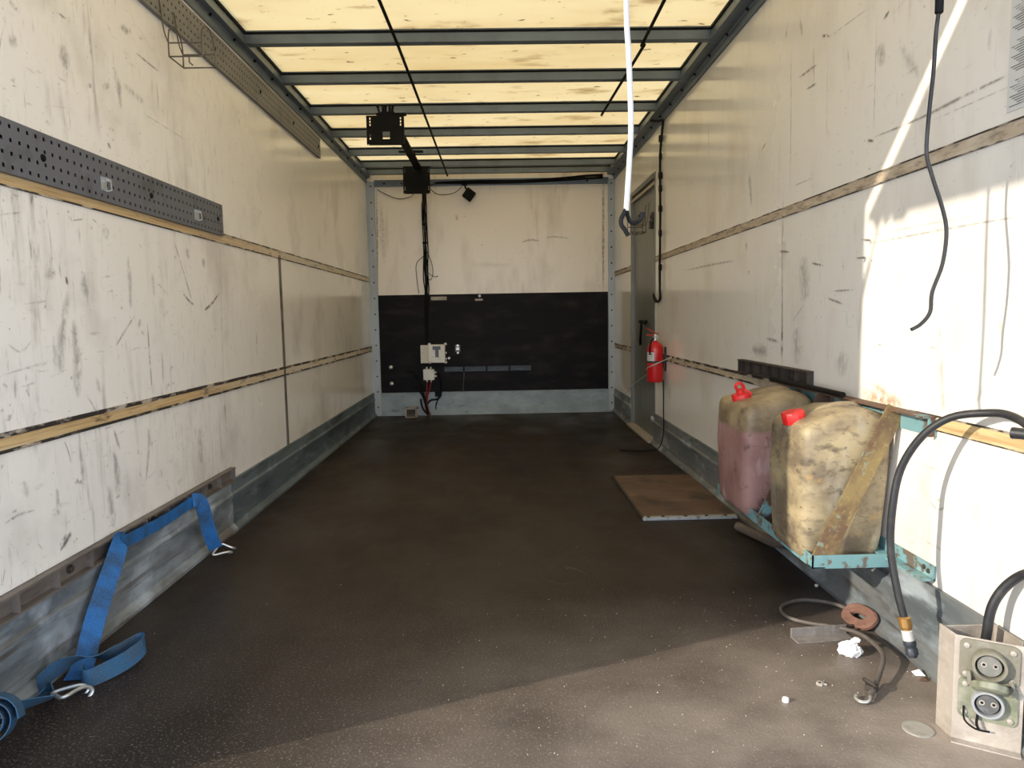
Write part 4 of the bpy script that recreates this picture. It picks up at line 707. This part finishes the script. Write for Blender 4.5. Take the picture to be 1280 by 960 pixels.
MB().lathe([(.0145,.060),(.0155,.064),(.0155,.072),(.0135,.075),(.0135,.080),(.0155,.083),(.0155,.096),(.011,.098),(.011,.103)], a, ax, 16).build('coupling', M['display'], r)
b = MB().box((1.128,1.385,.585),(XR-.0005,1.43,.625)); b.build('wall_clip', M['dark_iron'], r)
tag(MB().tube([(1.168,1.37,.695),(1.148,1.43,.709),(1.124,1.475,.713),(1.108,1.502,.713)], [.010,.010,.012,.013], 12, 3).build('hose_stub', M['rubber'], loc=(1.14,1.44,.70)), 'blunt end of a black hose at the right edge of the photo', 'hose')

r = thing('socket_box', 'dusty folded metal bracket with two round power sockets near the right edge', 'socket box', (1.09, 1.52, 0))
A, B_ = Vector((1.022,1.532,0)), Vector((1.134,1.462,0)); e = (B_-A).normalized(); n_ = Vector((e.y, -e.x, 0)); H = .248
def face(u, h, d_=0): return A + e*u + Vector((0,0,h)) + n_*d_
Lp = (B_-A).length
b = MB(); b.bar(face(Lp/2,0), face(Lp/2,H), e*Lp, n_*.004); b.bar(A+Vector((.002,.028,0)), A+Vector((.002,.028,H)), (0,.060,0), (.004,0,0)); b.bar((1.092,1.590,0),(1.092,1.590,H-.006),(.135,0,0),(0,.004,0))
b.bar(face(Lp/2,.004,.012), face(Lp/2,.0001,.012), e*Lp, n_*.022); b.build('folded_bracket', M['alu'], r, bevel=.0012)
def socket(h, ring_r, mring, mplate, mins, deep, pw):
    b = MB(); pts = []; hw, hh, cr = pw/2, .047, .014
    for cxx, cyy, a0 in ((hw-cr,hh-cr,0),(-hw+cr,hh-cr,90),(-hw+cr,-hh+cr,180),(hw-cr,-hh+cr,270)):
        for k in range(5): a = math.radians(a0+k*22.5); pts.append((cxx+cr*math.cos(a), cyy+cr*math.sin(a)))
    uc = .066
    b.loft([[face(uc+x, h+z_, .002) for x, z_ in pts], [face(uc+x, h+z_, .007) for x, z_ in pts]])
    fl_ = b.build('socket', mplate, r)
    for sx_ in (-1, 1):
        for sz in (-1, 1): MB().lathe([(.0065,0),(.006,.003),(.002,.0045)], face(uc+sx_*(hw-.013), h+sz*(hh-.014), .007), n_, 10).build('flange_screw', M['alu'], fl_)
    MB().lathe([(ring_r*.98,.004),(ring_r,.010),(ring_r,deep-.004),(ring_r*.95,deep),(ring_r*.80,deep),(ring_r*.78,deep-.003),(ring_r*.78,.012)], face(uc,h), n_, 32, cap=False).build('shell_ring', mring, fl_)
    MB().lathe([(ring_r*.79,.006),(ring_r*.79,.012)], face(uc,h), n_, 32).build('recess', M['black'], fl_)
    MB().lathe([(ring_r*.68,.010),(ring_r*.68,deep-.007),(ring_r*.64,deep-.005)], face(uc,h), n_, 28).build('contact_insert', mins, fl_)
    for du in (-.011, .011):
        c_ = face(uc+du, h+.003)
        MB().lathe([(.0032,deep-.0048),(.0058,deep-.0048),(.0058,deep-.0035),(.0032,deep-.0035)], c_, n_, 14, cap=False).build('contact_sleeve', M['alu'], fl_)
        MB().cyl(c_+n_*(deep-.0055), c_+n_*(deep-.0043), .0038, 12).build('contact_hole', M['black'], fl_)
    return fl_
s1 = socket(.198, .0345, M['olive'], M['olive'], M['insert'], .030, .112)
s2 = socket(.108, .0320, M['pale_ring'], M['green_olive'], M['insert_dark'], .026, .112)
b = MB(); rg = []
o = face(.068,.152,.030); ax = (n_*.55+Vector((0,0,-1))*.84).normalized(); u = e; v_ = ax.cross(u)
for q, hh in ((.030,-.009),(.0335,-.006),(.0335,.006),(.029,.009),(.008,.009)):
    rg.append([o+ax*hh+(u*math.cos(2*math.pi*k/48)+v_*math.sin(2*math.pi*k/48))*(q+(.0018 if (k//3) % 2 else 0)) for k in range(48)])
b.loft(rg); b.build('hinged_cap', M['green_olive'], s1)
b = MB().tube([face(.108,.168,.010), face(.112,.150,.020), face(.104,.142,.030)], .004, 8, 3); b.build('cap_strap', M['olive'], s1); b = MB().bar(face(.0275,.175,.012), face(.030,.150,.026), e*.008, n_*.003); b.build('cap_hinge', M['olive'], s1)
b = MB().tube([face(.022,.088,.008), face(.024,.062,.020), face(.045,.048,.024), face(.072,.044,.016)], .0022, 6, 4); b.tube([face(.050,.082,.010), face(.047,.060,.020), face(.052,.046,.023)], .003, 6, 4); b.build('cap_lanyard', M['black'], s2)
for z, t in ((.20,0),): MB().box((1.152,1.50,.0),(1.156,1.592,H-.006)).build('side_plate', M['alu'], r)
tag(MB().tube([(1.106,1.558,.05),(1.106,1.556,.18),(1.107,1.550,.235),(1.112,1.545,.300),(1.128,1.535,.348),(1.146,1.510,.388),(1.152,1.470,.412),(1.158,1.42,.420),(1.164,1.37,.41)], .0105, 12, 5).build('power_cable', M['rubber'], loc=(1.11,1.55,.1)), 'thick black power cable rising out of the socket box', 'cable')

# ------------------------------------------------------------------ things lying on the floor in the sun
r = thing('floor_cable', 'bent grey cable looped on the sunlit floor ending in a small wire hook', 'cable', (1.0, 2.0, 0))
MB().tube([(1.118,2.17,.022),(1.095,2.255,.016),(1.017,2.302,.012),(.940,2.280,.009),(.908,2.232,.008),(.910,2.176,.008),(.953,2.128,.010),(1.020,2.075,.018),(1.052,2.000,.030),(1.052,1.905,.036),(1.035,1.845,.034),(.985,1.772,.026),(.945,1.722,.018),(.918,1.690,.012)], .0062, 10, 6).build('cord', M['cable_grey'], r)
b = MB().tube([(.948,1.735,.014),(.930,1.742,.030),(.925,1.728,.038),(.940,1.715,.030),(.952,1.722,.016)], .0042, 8, 4); b.box((.928,1.715,.010),(.952,1.738,.026), Matrix.Rotation(.6,3,'Z')); b.build('clamp', M['dark_iron'], r)
MB().tube([(.930,1.712,.014),(.918,1.690,.012),(.905,1.676,.009),(.890,1.680,.007),(.884,1.695,.007),(.890,1.706,.009)], .0042, 8, 4).build('wire_hook', M['zinc'], r)
b = MB(); rg = []
c0 = Vector((1.118,2.135,.024)); uu = Vector((.16,-.96,.06)).normalized(); nn = Vector((-.62,-.16,.78)); nn = (nn-uu*nn.dot(uu)).normalized(); ww = nn.cross(uu)
for k in range(32):
    a = 2*math.pi*k/32; ca, sa = math.cos(a), math.sin(a); ext = lambda A_, B__: uu*A_*math.copysign(abs(ca)**.8, ca) + ww*B__*math.copysign(abs(sa)**.8, sa)
    rg.append([c0+ext(.066,.036)-nn*.008, c0+ext(.070,.040)-nn*.004, c0+ext(.070,.040)+nn*.005, c0+ext(.064,.035)+nn*.010, c0+ext(.036,.013)+nn*.010, c0+ext(.032,.010)+nn*.005, c0+ext(.032,.010)-nn*.004, c0+ext(.036,.013)-nn*.008])
rg.append(rg[0]); b.loft(rg, cap=False); tag(b.build('shackle', M['rust'], loc=(1.118,2.135,0)), 'oval orange rusty iron link leaning against the right kick plate', 'shackle')
b = MB(); R_ = Matrix.Rotation(.10, 3, 'Z'); b.box((.868,2.016,.0),(1.046,2.062,.004), R_, (.95,2.03,0)); b.box((.868,2.058,.0),(1.046,2.063,.030), R_, (.95,2.03,0)); tag(b.build('angle_iron', M['alu_dark'], loc=(.95,2.03,0), bevel=.001), 'short piece of rusty angle iron lying on the sunlit floor', 'metal bar')
bm = bmesh.new(); bmesh.ops.create_icosphere(bm, subdivisions=4, radius=.026)
for v in bm.verts:
    d_ = v.co.normalized(); f_ = 1+.32*noise.noise(d_*2.6)+.30*abs(noise.noise(d_*5.5+Vector((3,1,2))))-.12*abs(noise.noise(d_*11)); v.co = Vector((v.co.x*1.12, v.co.y*.95, v.co.z*.85))*f_; v.co.z = max(v.co.z, -.012)
b = MB(); b.add([v.co+Vector((.992,1.940,.0125)) for v in bm.verts], [tuple(v.index for v in f.verts) for f in bm.faces]); bm.free()
b.tube([(.998,1.945,.028),(1.012,1.948,.038),(1.020,1.942,.036)], [.010,.009,.005], 7, 3); tag(b.build('tissue', M['paper'], loc=(.992,1.94,0), flat=True), 'crumpled white tissue on the sunlit floor beside the cable', 'tissue')
tag(MB().lathe([(.034,0),(.034,.0025),(.031,.0035),(.027,.003),(.010,.0036)], (.967,1.567,0), n=36).build('floor_disc', M['disc'], loc=(.967,1.567,0)), 'flat dusty round disc on the floor beside the socket box', 'disc')
b = MB().tube([(1.050,2.100,.006),(1.085,2.112,.006)], .0045, 8, 0); b.lathe([(.010,0),(.010,.006)], (1.049,2.0995,.0095), (-.95,-.3,0), 6); tag(b.build('bolt', M['dark_iron'], loc=(1.06,2.10,0)), 'short dark bolt lying in front of the rusty link', 'bolt')
b = MB()
b.lathe([(.0045,0),(.0095,0),(.0095,.007),(.0045,.007)], (.830,1.778,0), n=6, cap=False); b.tube([(.838,1.775,.003),(.846,1.772,.003)], .003, 6, 0); tag(b.build('nut', M['alu'], loc=(.83,1.778,0)), 'small dull metal nut alone on the sunlit floor', 'nut')
b = MB().lathe([(.008,0),(.0085,.004),(.0075,.010),(.004,.011)], (.708,1.702,0), n=12); tag(b.build('bead', M['paper'], loc=(.708,1.702,0)), 'tiny white plastic bead on the sunlit floor nearest the camera', 'bead')
b = MB().add([(1.106,1.833,.001),(1.128,1.826,.010),(1.126,1.800,.004),(1.104,1.810,.0005),(1.117,1.817,.015)], [(0,4,1),(1,4,2),(2,4,3),(3,4,0),(0,1,2,3)]); tag(b.build('paper_scrap', M['paper'], loc=(1.117,1.817,0), flat=True), 'small white paper scrap at the foot of the right kick plate', 'scrap')
b = MB().add([(1.100,1.788,.001),(1.128,1.795,.006),(1.120,1.778,.003),(1.100,1.780,.001),(1.112,1.786,.009)], [(0,4,1),(1,4,2),(2,4,3),(3,4,0),(0,1,2,3)]); tag(b.build('leaf_chip', M['hatch'], loc=(1.11,1.785,0), flat=True), 'small brown chip on the floor below the white paper scrap', 'chip')
b = MB().ball((1.118,2.44,.0065), .0068, 8, (1,1,.9)); tag(b.build('pebble', M['stone'], loc=(1.118,2.44,0)), 'single pale pebble in the shade under the rack', 'pebble')
# fine grit nobody could count
b = MB(); rnd = random.Random(21)
for k in range(650):
    if rnd.random() < .62: x = rnd.uniform(-.2, 1.12); y = 1.5+.9*rnd.random()**1.3
    else: x = rnd.uniform(-1.15, 1.08); y = rnd.uniform(1.5, 5.2)
    s_ = .0005+.0011*rnd.random()**4; a = rnd.random()*3
    b.add([(x+s_*1.4*math.cos(a+q), y+s_*1.4*math.sin(a+q), 0) for q in (0, 2.1, 4.2)] + [(x, y, s_*1.5)], [(0,1,3),(1,2,3),(2,0,3),(0,2,1)])
o = b.build('floor_grit', M['stone'], flat=True); o['kind'] = 'stuff'; tag(o, 'fine pale grit scattered over the brown floor', 'grit')
